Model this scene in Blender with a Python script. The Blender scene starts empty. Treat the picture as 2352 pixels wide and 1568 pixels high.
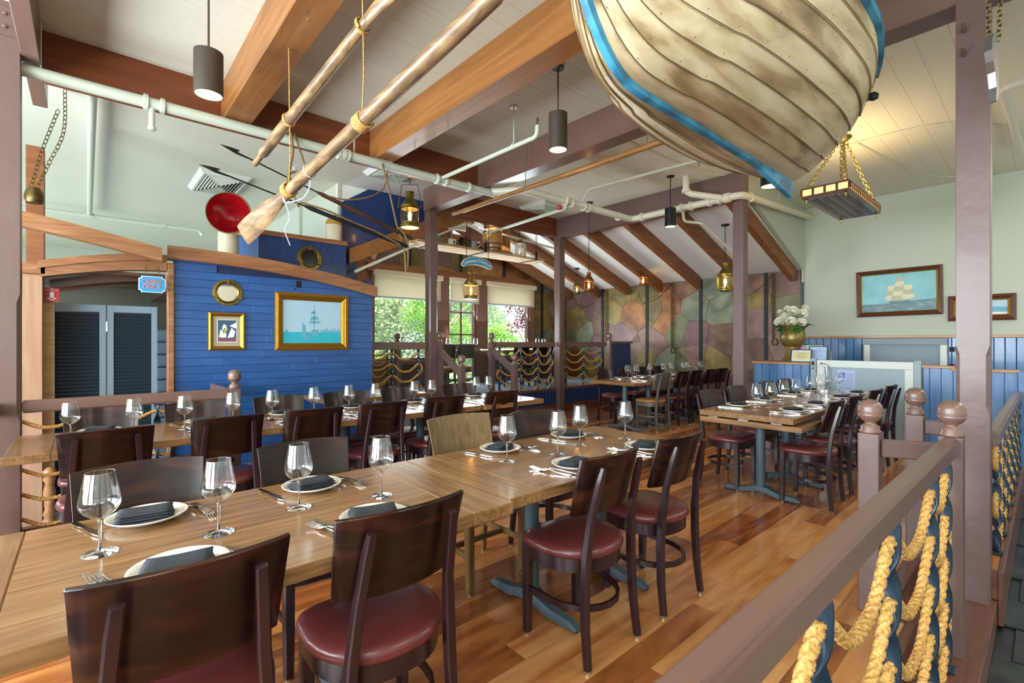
import bpy, bmesh, math, random
from mathutils import Vector, Matrix
random.seed(7)
R = math.radians
PI = math.pi
sc = bpy.context.scene
COL = sc.collection

# ------------------------------------------------------------------ camera, world, lights
cam_d = bpy.data.cameras.new('camera'); cam = bpy.data.objects.new('camera', cam_d); COL.objects.link(cam)
cam.location = (0, 0, 1.35)
cam.rotation_euler = (R(90), 0, math.atan2(0.74708, 0.66474) - PI/2)
cam_d.sensor_width = 36; cam_d.lens = 36*1098/2352; cam_d.clip_start = .02; cam_d.clip_end = 300
sc.camera = cam

w = bpy.data.worlds.new('sky'); sc.world = w; w.use_nodes = True
nt = w.node_tree; nt.nodes.clear()
bg = nt.nodes.new('ShaderNodeBackground'); wo = nt.nodes.new('ShaderNodeOutputWorld')
bg.inputs[0].default_value = (0.80, 0.90, 1.0, 1); bg.inputs[1].default_value = 3.6
nt.links.new(bg.outputs[0], wo.inputs[0])

def area(name, loc, rot, sx, sy, power, col):
    l = bpy.data.lights.new(name, 'AREA'); l.shape = 'RECTANGLE'; l.size = sx; l.size_y = sy
    l.energy = power; l.color = col
    o = bpy.data.objects.new(name, l); COL.objects.link(o); o.location = loc; o.rotation_euler = rot
    return o
DAY = (0.86, 0.94, 1.0)
# daylight through the window openings of the left wall outside the frame
for k, y in enumerate((-1.1, 1.7, 4.5)):
    area('window_daylight_west', (-3.35, y, 1.75), (0, R(-106), 0), 2.2, 2.3, (120, 190, 215)[k], DAY)
for x in (-1.0, 2.4, 5.8, 8.6):      # unseen overhead fill lights added behind the camera
    area('overhead_fill', (x, -1.9, 3.55), (0, 0, 0), 1.6, 1.0, 34, (1.0, .93, .84))
for x in (-1.6, 1.4, 4.4, 7.4):  # weak fill added behind the camera, tilted up; the wall there has no windows
    area('south_fill_light', (x, -2.85, 1.75), (R(125), 0, 0), 2.5, 2.2, 12, DAY)
area('window_daylight_hall', (-3.35, 11.5, 1.75), (0, R(-106), 0), 2.2, 6.0, 75, DAY)
area('window_daylight_wardroom', (6.1, 8.34, 1.6), (R(-112), 0, 0), 4.0, .9, 80, DAY)
sun_d = bpy.data.lights.new('sun', 'SUN'); sun_d.energy = 8; sun_d.angle = R(3); sun_d.color = (1, .95, .86)
sun = bpy.data.objects.new('sun', sun_d); COL.objects.link(sun); sun.rotation_euler = (R(38), R(-12), 0)

sc.view_settings.view_transform = 'Standard'; sc.view_settings.look = 'None'
sc.view_settings.gamma = 1.0; sc.view_settings.use_curve_mapping = False
sc.view_settings.exposure = 0.62
sc.cycles.max_bounces = 8; sc.cycles.diffuse_bounces = 4; sc.cycles.glossy_bounces = 4
sc.cycles.transmission_bounces = 8; sc.cycles.transparent_max_bounces = 8
sc.cycles.caustics_reflective = False; sc.cycles.caustics_refractive = False
sc.cycles.use_denoising = True; sc.cycles.sample_clamp_indirect = 6
sc.cycles.use_adaptive_sampling = True; sc.cycles.adaptive_threshold = .045

# ------------------------------------------------------------------ materials
def srgb(h):
    h = h.lstrip('#'); v = [int(h[i:i+2], 16)/255 for i in (0, 2, 4)]
    return tuple((c/12.92 if c <= .04045 else ((c+.055)/1.055)**2.4) for c in v) + (1,)
def inp(b, k, v):
    if k in b.inputs: b.inputs[k].default_value = v
def base(name):
    m = bpy.data.materials.new(name); m.use_nodes = True
    b = m.node_tree.nodes['Principled BSDF']; return m, m.node_tree, b
def plain(name, col, rough=.5, metal=0, coat=0, emis=None, estr=0, trans=0, bump=0, bscale=30, spec=None):
    m, t, b = base(name)
    inp(b, 'Base Color', srgb(col)); inp(b, 'Roughness', rough); inp(b, 'Metallic', metal)
    inp(b, 'Coat Weight', coat); inp(b, 'Coat Roughness', .12)
    if spec is not None: inp(b, 'Specular IOR Level', spec)
    if trans: inp(b, 'Transmission Weight', trans); inp(b, 'IOR', 1.45)
    if emis: inp(b, 'Emission Color', srgb(emis)); inp(b, 'Emission Strength', estr)
    if bump:
        tc = t.nodes.new('ShaderNodeTexCoord'); n = t.nodes.new('ShaderNodeTexNoise'); n.inputs['Scale'].default_value = bscale
        n.inputs['Detail'].default_value = 3
        bp = t.nodes.new('ShaderNodeBump'); bp.inputs['Strength'].default_value = bump; bp.inputs['Distance'].default_value = .01
        t.links.new(tc.outputs['Object'], n.inputs['Vector']); t.links.new(n.outputs['Fac'], bp.inputs['Height'])
        t.links.new(bp.outputs[0], b.inputs['Normal'])
    return m
def ramp(t, fac, stops):
    r = t.nodes.new('ShaderNodeValToRGB'); e = r.color_ramp.elements
    e[0].position, e[0].color = stops[0][0], srgb(stops[0][1])
    e[1].position, e[1].color = stops[-1][0], srgb(stops[-1][1])
    for p, c in stops[1:-1]:
        q = e.new(p); q.color = srgb(c)
    t.links.new(fac, r.inputs[0]); return r.outputs[0]
def wood(name, stops, scale=(1, 12, 12), s=3.0, rough=.35, coat=0, rnd=0, bump=.1, dist=1.5, wear=None, detail=5):
    """grain along the axis whose scale is small; rnd = per-object variation of tone"""
    m, t, b = base(name); N = t.nodes; L = t.links
    tc = N.new('ShaderNodeTexCoord'); mp = N.new('ShaderNodeMapping'); mp.inputs['Scale'].default_value = scale
    L.new(tc.outputs['Object'], mp.inputs['Vector'])
    oi = N.new('ShaderNodeObjectInfo'); mu = N.new('ShaderNodeMath'); mu.operation = 'MULTIPLY'; mu.inputs[1].default_value = 37.0
    L.new(oi.outputs['Random'], mu.inputs[0]); cb = N.new('ShaderNodeCombineXYZ')
    for i in range(3): L.new(mu.outputs[0], cb.inputs[i])
    ad = N.new('ShaderNodeVectorMath'); ad.operation = 'ADD'; L.new(mp.outputs[0], ad.inputs[0]); L.new(cb.outputs[0], ad.inputs[1])
    n = N.new('ShaderNodeTexNoise'); n.inputs['Scale'].default_value = s; n.inputs['Detail'].default_value = detail
    n.inputs['Distortion'].default_value = dist; L.new(ad.outputs[0], n.inputs['Vector'])
    fac = n.outputs['Fac']
    if rnd:
        a = N.new('ShaderNodeMath'); a.operation = 'SUBTRACT'; a.inputs[1].default_value = .5; L.new(oi.outputs['Random'], a.inputs[0])
        c = N.new('ShaderNodeMath'); c.operation = 'MULTIPLY_ADD'; c.inputs[1].default_value = rnd
        L.new(a.outputs[0], c.inputs[0]); L.new(fac, c.inputs[2]); fac = c.outputs[0]
    col = ramp(t, fac, stops)
    if wear:
        n2 = N.new('ShaderNodeTexNoise'); n2.inputs['Scale'].default_value = 9; n2.inputs['Detail'].default_value = 8; n2.inputs['Roughness'].default_value = .7
        L.new(tc.outputs['Object'], n2.inputs['Vector'])
        r2 = N.new('ShaderNodeMapRange'); r2.inputs[1].default_value = wear[1]; r2.inputs[2].default_value = wear[1]+.08
        L.new(n2.outputs['Fac'], r2.inputs[0]); mx = N.new('ShaderNodeMix'); mx.data_type = 'RGBA'
        L.new(r2.outputs[0], mx.inputs[0]); L.new(col, mx.inputs[6]); mx.inputs[7].default_value = srgb(wear[0]); col = mx.outputs[2]
    L.new(col, b.inputs['Base Color']); inp(b, 'Roughness', rough); inp(b, 'Coat Weight', coat); inp(b, 'Coat Roughness', .1)
    if bump:
        bp = N.new('ShaderNodeBump'); bp.inputs['Strength'].default_value = bump; bp.inputs['Distance'].default_value = .004
        L.new(n.outputs['Fac'], bp.inputs['Height']); L.new(bp.outputs[0], b.inputs['Normal'])
    return m
def mottled(name, stops, s=5, rough=.5, metal=0, bump=.2, detail=6, rnd=0, dist=0, scale=(1, 1, 1), coat=0):
    return_m = wood(name, stops, scale=scale, s=s, rough=rough, bump=bump, dist=dist, detail=detail, rnd=rnd, coat=coat)
    inp(return_m.node_tree.nodes['Principled BSDF'], 'Metallic', metal); return return_m

M = {}
M['floor'] = wood('floorboards', [(.2, '#74401E'), (.42, '#9E5E30'), (.55, '#B47540'), (.72, '#C68A52'), (.85, '#D29A62')], (.7, 5, 5), 1.5, .2, .3, .5, .02, 1.6, detail=4)
M['table'] = wood('table_oak', [(.25, '#6C4C2E'), (.45, '#835F3C'), (.6, '#936D47'), (.8, '#A27D56')], (.6, 9, 9), 2.4, .2, .35, .1, .1, 2.2)
M['tablebb'] = wood('table_oak_cross', [(.25, '#6C4C2E'), (.45, '#835F3C'), (.6, '#936D47'), (.8, '#A27D56')], (9, .6, 9), 2.4, .2, .35, .1, .1, 2.2)
M['chair'] = wood('chair_dark', [(.25, '#140807'), (.5, '#22100D'), (.64, '#351A12'), (.85, '#4C2818')], (1.2, 6, 6), 1.8, .28, .12, .12, .02, 1.6, wear=('#8A6B50', .76))
inp(M['chair'].node_tree.nodes['Principled BSDF'], 'Specular IOR Level', .28)
M['chairleg'] = plain('chair_leg_dark', '#28141A', .28, coat=.15)
M['oakchair'] = wood('chair_oak', [(.2, '#4A3822'), (.5, '#6E5530'), (.8, '#8A6A3C')], (12, 2, 2), 2.5, .35, .3, .1, .1, 2)
M['greychair'] = wood('chair_grey', [(.2, '#3A3A34'), (.5, '#55544A'), (.8, '#6E6A5C')], (8, 8, 1), 2.5, .4, .2, .1, .06)
M['burgundy'] = plain('burgundy_vinyl', '#642E2E', .3, coat=.15, bump=.05, bscale=120)
M['tanseat'] = plain('tan_vinyl', '#A8703C', .35, coat=.1)
M['blackseat'] = plain('black_vinyl', '#1A2026', .3, coat=.2)
M['glide'] = plain('nickel_glide', '#B8B4A8', .3, .9)
M['beam'] = wood('beam_stain', [(.2, '#774822'), (.5, '#925E2C'), (.8, '#A77238')], (8, .6, 8), 1.2, .45, .1, .1, .06)
M['beamX'] = wood('beam_stain_cross', [(.2, '#5E2C10'), (.5, '#743A18'), (.8, '#8C4C24')], (.6, 8, 8), 1.2, .45, .1, .1, .06)
M['rafter'] = wood('rafter_stain', [(.2, '#6A3A1C'), (.5, '#84502A'), (.8, '#986438')], (.6, 8, 8), 1.2, .5, 0, .1, .06)
M['paint'] = plain('mauve_brown_paint', '#6A524D', .38, coat=.15, bump=.25, bscale=14)
M['painth'] = plain('mauve_brown_rail', '#75594E', .33, coat=.2, bump=.1, bscale=10)
M['ceil'] = mottled('ceiling_paint', [(.3, '#DAD9C8'), (.7, '#E4E2D2')], 14, .75, 0, .5, 4, scale=(1, 5, 1))
M['ceilw'] = mottled('ceiling_paint_warm', [(.3, '#E0DBC6'), (.7, '#E6E2D0')], 14, .75, 0, .35, 4, scale=(1, 5, 1))
M['leanceil'] = plain('leanto_paint', '#EEEEE6', .7, bump=.1)
M['gap'] = plain('board_gap', '#9C9C88', .9)
M['green'] = plain('sage_wall', '#BFC6B6', .75, bump=.08, bscale=60)
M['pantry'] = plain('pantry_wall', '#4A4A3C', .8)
M['white'] = plain('white_trim', '#DADCD4', .5)
M['pipe'] = plain('pipe_paint', '#C9D0BE', .35, coat=.1)
M['pipe2'] = plain('pipe_paint_cream', '#D6D2BC', .35, coat=.1)
M['blue'] = wood('blue_boards', [(.3, '#1F4A84'), (.7, '#285A98')], (1, 4, 4), 2, .32, .15, .12, .05)
M['bluev'] = wood('blue_vertical_boards', [(.3, '#386AA2'), (.7, '#5484B4')], (4, 4, .8), 3, .3, .3, .15, .15, 1)
M['blued'] = wood('deep_blue_boards', [(.3, '#122B54'), (.7, '#1A3A70')], (4, 4, .8), 3, .35, .2, .12, .1)
M['bluegap'] = plain('blue_gap', '#0E2146', .6)
M['arch'] = wood('arch_fir', [(.2, '#764628'), (.5, '#94623E'), (.8, '#AC7E52')], (.8, 10, 10), 2.2, .4, .1, .1, .08, 1.5)
M['tan'] = wood('tan_pillar', [(.2, '#8A6248'), (.5, '#A07A5E'), (.8, '#B08C6C')], (8, 8, .6), 1.4, .5, 0, .1, .08)
M['shutter'] = plain('shutter_slats', '#26343E', .32, coat=.2, bump=.06, bscale=9)
M['shutterf'] = plain('shutter_frame', '#8698A8', .4, bump=.06, bscale=12)
M['dark'] = plain('dark_void', '#14100E', .9)
M['slate'] = mottled('slate', [(.3, '#10151A'), (.55, '#222A2E'), (.8, '#3E443E')], 6, .35, 0, .6, 8, rnd=.15)
M['carpet'] = mottled('blue_grey_carpet', [(.3, '#5A6674'), (.5, '#8A94A0'), (.7, '#AAB0B8')], 14, .95, 0, .2, 6)
M['kerb'] = wood('kerb_brown', [(.2, '#4A2A20'), (.5, '#6A4032'), (.8, '#7E5040')], (.8, 8, 8), 2, .35, .2, .05, .05)
M['iron'] = plain('blue_grey_iron', '#4C606A', .42, .1)
M['castiron'] = plain('cast_iron_base', '#485A64', .5, .1, bump=.1, bscale=80)
M['blackiron'] = plain('black_blue_iron', '#28394A', .3, .35, coat=.3)
M['strap'] = plain('black_strap', '#1C1E24', .5, .3)
M['rivet'] = plain('rivet', '#6A6460', .35, .8)
def ropemat(name, a, b_, c):
    m, t, b = base(name); N = t.nodes; L = t.links
    tc = N.new('ShaderNodeTexCoord'); n = N.new('ShaderNodeTexNoise'); n.inputs['Scale'].default_value = 110; n.inputs['Detail'].default_value = 5
    L.new(tc.outputs['Object'], n.inputs['Vector']); L.new(ramp(t, n.outputs['Fac'], [(.3, a), (.5, b_), (.72, c)]), b.inputs['Base Color'])
    inp(b, 'Roughness', .8); bp = N.new('ShaderNodeBump'); bp.inputs['Strength'].default_value = .3; bp.inputs['Distance'].default_value = .002
    L.new(n.outputs['Fac'], bp.inputs['Height']); L.new(bp.outputs[0], b.inputs['Normal']); return m
M['rope'] = ropemat('manila_rope', '#966828', '#C4954E', '#DEB878')
M['ropeb'] = ropemat('old_rope', '#5E452A', '#86683F', '#A08252')
M['oar'] = wood('weathered_oar', [(.25, '#4E3E2E'), (.45, '#745A42'), (.6, '#967852'), (.8, '#B0926A')], (10, .8, 10), 2.2, .42, .2, .1, .08, .6, detail=7)
M['pole'] = wood('pole_wood', [(.25, '#6A4420'), (.6, '#9A6A36'), (.8, '#B88A50')], (8, 1, 8), 3, .4, .2, 0, .05)
M['hull'] = mottled('hull_cream', [(.26, '#76603C'), (.38, '#9A815A'), (.48, '#BCA680'), (.6, '#D2C09C'), (.8, '#DCCEB0')], 3.0, .5, 0, .3, 9, rnd=.12, dist=.4, scale=(.5, 2.6, 2.6))
M['seam'] = plain('hull_seam', '#5E4A2C', .8)
M['hullblue'] = mottled('hull_blue', [(.3, '#3A4E58'), (.42, '#2E7090'), (.55, '#3E92B8'), (.8, '#55A4C8')], 7, .5, 0, .3, 8)
M['brass'] = plain('aged_brass', '#8E7A3E', .32, .95, bump=.1, bscale=40)
M['brassd'] = plain('dark_brass', '#6A5832', .4, .9, bump=.1, bscale=30)
M['copper'] = plain('copper_lantern', '#8A5630', .4, .9)
M['bronze'] = plain('bronze_pendant', '#4E463C', .45, .3)
M['blackp'] = plain('black_pendant', '#15181C', .35, .3)
M['lampin'] = plain('lamp_reflector', '#E8DCB8', .4, emis='#FFE2A8', estr=1.6)
M['bulb'] = plain('bulb_filament', '#FFE0A0', .4, emis='#FFC468', estr=26)
M['amber'] = plain('amber_panel', '#F0C070', .5, emis='#FFC060', estr=1.6)
M['amberglass'] = plain('amber_glass', '#FFD9A0', .08, trans=.9)
M['glass'] = plain('clear_glass', '#FFFFFF', .0, trans=1)
def thin(name, col, edge=.6, rough=0.0, base_=.045, pw=3.2):
    m = bpy.data.materials.new(name); m.use_nodes = True; t = m.node_tree; t.nodes.clear(); N = t.nodes; L = t.links
    o = N.new('ShaderNodeOutputMaterial'); mx = N.new('ShaderNodeMixShader'); f = N.new('ShaderNodeLayerWeight'); f.inputs[0].default_value = .5
    p = N.new('ShaderNodeMath'); p.operation = 'POWER'; p.inputs[1].default_value = pw; q = N.new('ShaderNodeMath'); q.operation = 'MULTIPLY_ADD'; q.inputs[1].default_value = edge; q.inputs[2].default_value = base_
    tr = N.new('ShaderNodeBsdfTransparent'); tr.inputs[0].default_value = srgb(col); g = N.new('ShaderNodeBsdfGlossy'); g.inputs['Roughness'].default_value = rough; g.inputs[0].default_value = (1, 1, 1, 1)
    L.new(f.outputs['Facing'], p.inputs[0]); L.new(p.outputs[0], q.inputs[0]); L.new(q.outputs[0], mx.inputs[0]); L.new(tr.outputs[0], mx.inputs[1]); L.new(g.outputs[0], mx.inputs[2]); L.new(mx.outputs[0], o.inputs[0]); return m
M['pane'] = thin('window_glass', '#F8FCFA', .5, 0, .03)
M['bowl'] = thin('wine_bowl_glass', '#F6F8F8', .75, 0, .09, 2.6)
M['amberglass'] = thin('lantern_glass', '#FFE6BC', .5, .05, .06)
M['china'] = plain('white_china', '#E6E2D8', .18, coat=.5)
M['napkin'] = plain('slate_napkin', '#262B33', .75, bump=.12, bscale=90)
M['steel'] = plain('cutlery_steel', '#C6C2BA', .16, 1)
M['gold'] = plain('gilt_frame', '#B8862E', .32, .85, bump=.4, bscale=90)
M['golddk'] = plain('gilt_frame_dark', '#7A6420', .4, .7, bump=.3, bscale=90)  # darker gilt, used for the frame beading
M['mahog'] = plain('mahogany_frame', '#5A3222', .3, coat=.4)
M['matb'] = plain('mount_board', '#A89C84', .8)
M['sky1'] = plain('painted_pale_sky', '#A9C9DA', .4); M['sea1'] = plain('painted_teal_sea', '#2FB0C2', .4)
M['sky2'] = mottled('painted_blue_sky', [(.35, '#62B0BC'), (.6, '#7EC0C4'), (.8, '#B4C8B0')], 4, .35, 0, .05)
M['sea2'] = mottled('painted_dark_sea', [(.35, '#2E5A5C'), (.55, '#3E7276'), (.75, '#8AA89C')], 9, .35, 0, .1, 6, scale=(1, 1, 4))
M['sail'] = plain('painted_sail', '#E0DAB8', .5); M['sailb'] = plain('painted_blue_sail', '#6AA8BC', .5); M['shipd'] = plain('painted_hull', '#66848C', .5)
M['pink'] = plain('painted_mauve', '#7E4A58', .5); M['matb2'] = plain('painted_sail_shade', '#BDBB9C', .5); M['night'] = plain('painted_dusk', '#3E566E', .5); M['robe'] = plain('painted_robe', '#E4E6E4', .5)
M['olive'] = plain('painted_tunic', '#A8A05A', .5)
M['mirror'] = plain('mirror', '#E8DCD4', .04, 1)
M['portglass'] = plain('dark_port_glass', '#0C0C0A', .08, coat=.5)
M['signblue'] = plain('sign_blue', '#2E94CE', .35, coat=.2); M['signedge'] = plain('sign_edge', '#BFE0F0', .4)
M['cream'] = plain('sign_cream', '#E8E0B8', .5); M['redtext'] = plain('red_lettering', '#C8405A', .5); M['red'] = plain('fire_red', '#B81C26', .4)
M['redenamel'] = plain('red_enamel', '#A80E1A', .2, coat=.5)
M['stone'] = plain('cream_stoneware', '#D8CDB0', .2, coat=.4); M['ochre'] = plain('ochre_glaze', '#B88A3C', .2, coat=.4)
M['stave'] = wood('barrel_stave', [(.3, '#8A5A28'), (.6, '#B07C3E'), (.8, '#C8924E')], (8, 8, 1), 2.5, .3, .3, .2, .05)
M['hoop'] = plain('barrel_hoop', '#5A3A2A', .4, .3)
M['plank'] = wood('scaffold_plank', [(.25, '#A88458'), (.5, '#CBA878'), (.8, '#DCC096')], (.8, 9, 9), 2.5, .6, 0, .25, .1, 1.5)
M['pewter'] = plain('pewter', '#A8A8A4', .3, .9)
M['fabric'] = plain('roller_shade', '#E8E0CE', .8)
_t = M['fabric'].node_tree; _tr = _t.nodes.new('ShaderNodeBsdfTranslucent'); _tr.inputs[0].default_value = srgb('#F2E8D4'); _mx = _t.nodes.new('ShaderNodeMixShader'); _mx.inputs[0].default_value = .55
_t.links.new(_t.nodes['Principled BSDF'].outputs[0], _mx.inputs[1]); _t.links.new(_tr.outputs[0], _mx.inputs[2]); _t.links.new(_mx.outputs[0], _t.nodes['Material Output'].inputs[0])
M['copperp'] = [mottled('copper_sheet_'+n, st, 2.6, .42, .25, .2, 7, rnd=.08, dist=.8) for n, st in (
    ('umber', [(.3, '#5A4034'), (.5, '#745648'), (.75, '#8A6A5A')]), ('mauve', [(.3, '#6E5650'), (.5, '#84685F'), (.75, '#967A6E')]),
    ('russet', [(.3, '#6A4228'), (.5, '#8E5C38'), (.75, '#AE7C48')]), ('gold', [(.3, '#5E4A2C'), (.42, '#AE8650'), (.55, '#CCA668'), (.75, '#DAB87C')]),
    ('patina', [(.3, '#56593F'), (.5, '#6E6E50'), (.75, '#887E5C')]), ('olive', [(.3, '#5A5034'), (.5, '#78683E'), (.75, '#9A8048')]),
    ('verdigris', [(.3, '#5A6252'), (.5, '#747A66'), (.75, '#94947A')]), ('plum', [(.3, '#624A48'), (.5, '#765A56'), (.75, '#866C64')]))]
M['vase'] = plain('gilt_urn', '#8A7840', .38, .55, bump=.3, bscale=20)
M['petal'] = plain('white_petal', '#F0EEDC', .6); M['leaf'] = plain('plant_leaf', '#2E6E34', .45)
M['gatep'] = plain('gate_panel', '#8FA4AC', .4); M['gatef'] = plain('gate_frame', '#CFD8D0', .35); M['gatep2'] = plain('gate_upper_panel', '#8496A2', .5)
M['capwood'] = wood('oak_cap', [(.3, '#A47848'), (.7, '#BC9060')], (10, .8, 10), 2, .4, .1, 0, .04)
M['chrome'] = plain('chrome', '#C8C8CA', .15, 1)
M['paperw'] = plain('white_paper', '#DCE4EC', .8); M['papery'] = plain('yellow_paper', '#D8D49A', .8); M['paperp'] = plain('pink_paper', '#D8A8CC', .8)
M['paperg'] = plain('green_paper', '#A8D8BC', .8); M['paperb'] = plain('blue_white_paper', '#B4C8EC', .8); M['ink'] = plain('ink', '#4A5464', .8)
M['accessblue'] = plain('access_blue', '#1E52C8', .5); M['frameblack'] = plain('frame_black', '#2A2220', .35)
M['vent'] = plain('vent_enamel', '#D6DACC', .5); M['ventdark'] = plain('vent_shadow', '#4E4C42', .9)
M['wire'] = plain('white_cord', '#D8D8EA', .5)
M['hook'] = plain('steel_hook', '#8A8478', .4, .8)
M['harpiron'] = plain('black_harpoon_iron', '#22261E', .45, .6); M['harpwood'] = wood('harpoon_shaft', [(.3, '#2E1812'), (.7, '#5A2E20')], (1, 9, 9), 2, .35, .2, 0, .04)
M['frost'] = plain('window_frame_mauve', '#7A5A50', .45)
M['redframe'] = plain('red_sash', '#9A4A44', .5)
M['bark'] = plain('bark', '#8A7E6E', .9)
def leafm(n, a, b_, c):
    m, t, b = base(n); N = t.nodes; L = t.links
    tc = N.new('ShaderNodeTexCoord'); nn = N.new('ShaderNodeTexNoise'); nn.inputs['Scale'].default_value = 1.6; nn.inputs['Detail'].default_value = 6
    L.new(tc.outputs['Object'], nn.inputs['Vector']); o = ramp(t, nn.outputs['Fac'], [(.3, a), (.5, b_), (.7, c)]); L.new(o, b.inputs['Base Color'])
    inp(b, 'Roughness', .7); inp(b, 'Subsurface Weight', 0)
    tr = N.new('ShaderNodeBsdfTranslucent'); L.new(o, tr.inputs[0]); mx = N.new('ShaderNodeMixShader'); mx.inputs[0].default_value = .45
    L.new(b.outputs[0], mx.inputs[1]); L.new(tr.outputs[0], mx.inputs[2]); L.new(mx.outputs[0], N['Material Output'].inputs[0]); return m
M['leafA'] = leafm('leaf_lime', '#8AA63A', '#B8CE58', '#DCE884'); M['leafB'] = leafm('leaf_olive', '#5E6E48', '#8A9668', '#B4BC90')
M['leafC'] = leafm('leaf_grey_green', '#5A6E5A', '#82987C', '#B0C0A4'); M['leafD'] = leafm('leaf_plum', '#4E2230', '#703444', '#8E4A58')
M['leafE'] = leafm('leaf_bright_green', '#5E8A36', '#84AC4C', '#A8CC6A')
M['lawn'] = plain('lawn', '#7E9A5A', .9)

# ------------------------------------------------------------------ mesh helpers
def BM(): return bmesh.new()
def obj(name, bm, mat, parent=None, smooth=False, label=None, world=True, kind=None):
    me = bpy.data.meshes.new(name)
    if parent is not None and world:
        bmesh.ops.translate(bm, verts=bm.verts, vec=-Vector(parent.matrix_basis.translation) if parent.parent is None else -(parent.parent.matrix_basis.translation + parent.matrix_basis.translation))
    bmesh.ops.recalc_face_normals(bm, faces=bm.faces)
    bm.to_mesh(me); bm.free()
    for m in (mat if isinstance(mat, (list, tuple)) else [mat]): me.materials.append(m)
    if smooth:
        me.polygons.foreach_set('use_smooth', [True]*len(me.polygons))
        if smooth != 'all': me.set_sharp_from_angle(angle=R(38))
    o = bpy.data.objects.new(name, me); COL.objects.link(o)
    if parent is not None: o.parent = parent
    if label: o['label'] = label
    if kind: o['kind'] = kind
    return o
def root(name, label, cat, loc=(0, 0, 0), rz=0, group=None):
    o = bpy.data.objects.new(name, None); COL.objects.link(o); o.location = loc; o.rotation_euler = (0, 0, rz)
    o.empty_display_size = .1; o['label'] = label; o['category'] = cat
    if group: o['group'] = group
    return o
def tag(o, label, cat, group=None):
    o['label'] = label; o['category'] = cat
    if group: o['group'] = group
    return o
def struct(o): o['kind'] = 'structure'; return o
def sroot(name):
    o = bpy.data.objects.new(name, None); COL.objects.link(o); o['kind'] = 'structure'; return o
def dup(r, loc, rz=None, label=None, group=None):
    c = r.copy(); COL.objects.link(c); c.location = loc
    if rz is not None: c.rotation_euler = (0, 0, rz)
    if label: c['label'] = label
    if group: c['group'] = group
    for ch in [k for k in KIDS(r)]:
        d = ch.copy(); COL.objects.link(d); d.parent = c
        for g in KIDS(ch):
            e = g.copy(); COL.objects.link(e); e.parent = d
    return c
def KIDS(o): return list(o.children)
def box(bm, x0, x1, y0, y1, z0, z1, bev=0):
    v = [bm.verts.new((x, y, z)) for z in (z0, z1) for y in (y0, y1) for x in (x0, x1)]
    fs = [bm.faces.new([v[i] for i in q]) for q in ((0, 2, 3, 1), (4, 5, 7, 6), (0, 1, 5, 4), (2, 6, 7, 3), (0, 4, 6, 2), (1, 3, 7, 5))]
    if bev:
        es = list({e for f in fs for e in f.edges}); bmesh.ops.bevel(bm, geom=es, offset=bev, segments=2 if bev > .004 else 1, affect='EDGES', profile=.6)
    return v
def quadbar(bm, p0, p1, w, h, up=(0, 0, 1), bev=0, w1=None, h1=None):
    """rectangular bar from p0 to p1 (centre line), w across, h along up"""
    p0, p1 = Vector(p0), Vector(p1); d = (p1-p0).normalized(); up = Vector(up)
    s = d.cross(up).normalized(); u = s.cross(d).normalized(); w1 = w1 or w; h1 = h1 or h
    a = [bm.verts.new(p0+s*i*w/2+u*j*h/2) for i, j in ((-1, -1), (1, -1), (1, 1), (-1, 1))]
    b = [bm.verts.new(p1+s*i*w1/2+u*j*h1/2) for i, j in ((-1, -1), (1, -1), (1, 1), (-1, 1))]
    fs = [bm.faces.new(a[::-1]), bm.faces.new(b)] + [bm.faces.new((a[i], a[(i+1) % 4], b[(i+1) % 4], b[i])) for i in range(4)]
    if bev: bmesh.ops.bevel(bm, geom=list({e for f in fs for e in f.edges}), offset=bev, segments=1, affect='EDGES')
def frames(pts):
    pts = [Vector(p) for p in pts]; T = []
    for i in range(len(pts)):
        a = pts[max(i-1, 0)]; b = pts[min(i+1, len(pts)-1)]; T.append((b-a).normalized())
    n = T[0].orthogonal().normalized(); out = []
    for i, t in enumerate(T):
        n = (n - t*n.dot(t)); n = n.normalized() if n.length > 1e-6 else t.orthogonal().normalized()
        out.append((pts[i], n.copy(), t.cross(n)))
    return out
def tube(bm, pts, r, n=8, cap=True, rr=None):
    rings = []
    for i, (p, a, b) in enumerate(frames(pts)):
        q = rr[i] if rr else r
        rings.append([bm.verts.new(p + a*math.cos(2*PI*k/n)*q + b*math.sin(2*PI*k/n)*q) for k in range(n)])
    for A, B in zip(rings, rings[1:]):
        for k in range(n): bm.faces.new((A[k], A[(k+1) % n], B[(k+1) % n], B[k]))
    if cap: bm.faces.new(rings[0][::-1]); bm.faces.new(rings[-1])
def catmull(P, per=8):
    P = [Vector(p) for p in P]; Q = [P[0]*2-P[1]]+P+[P[-1]*2-P[-2]]; out = []
    for i in range(1, len(Q)-2):
        for k in range(per):
            t = k/per; a, b, c, d = Q[i-1:i+3]
            out.append(.5*((2*b)+(c-a)*t+(2*a-5*b+4*c-d)*t*t+(3*b-a-3*c+d)*t**3))
    out.append(P[-1]); return out
def resample(P, step):
    L = [0]
    for a, b in zip(P, P[1:]): L.append(L[-1]+(b-a).length)
    n = max(2, int(L[-1]/step)); out = []; j = 0
    for i in range(n+1):
        s = L[-1]*i/n
        while j < len(L)-2 and L[j+1] < s: j += 1
        t = (s-L[j])/max(1e-9, L[j+1]-L[j]); out.append(P[j].lerp(P[j+1], t))
    return out, L[-1]
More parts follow.
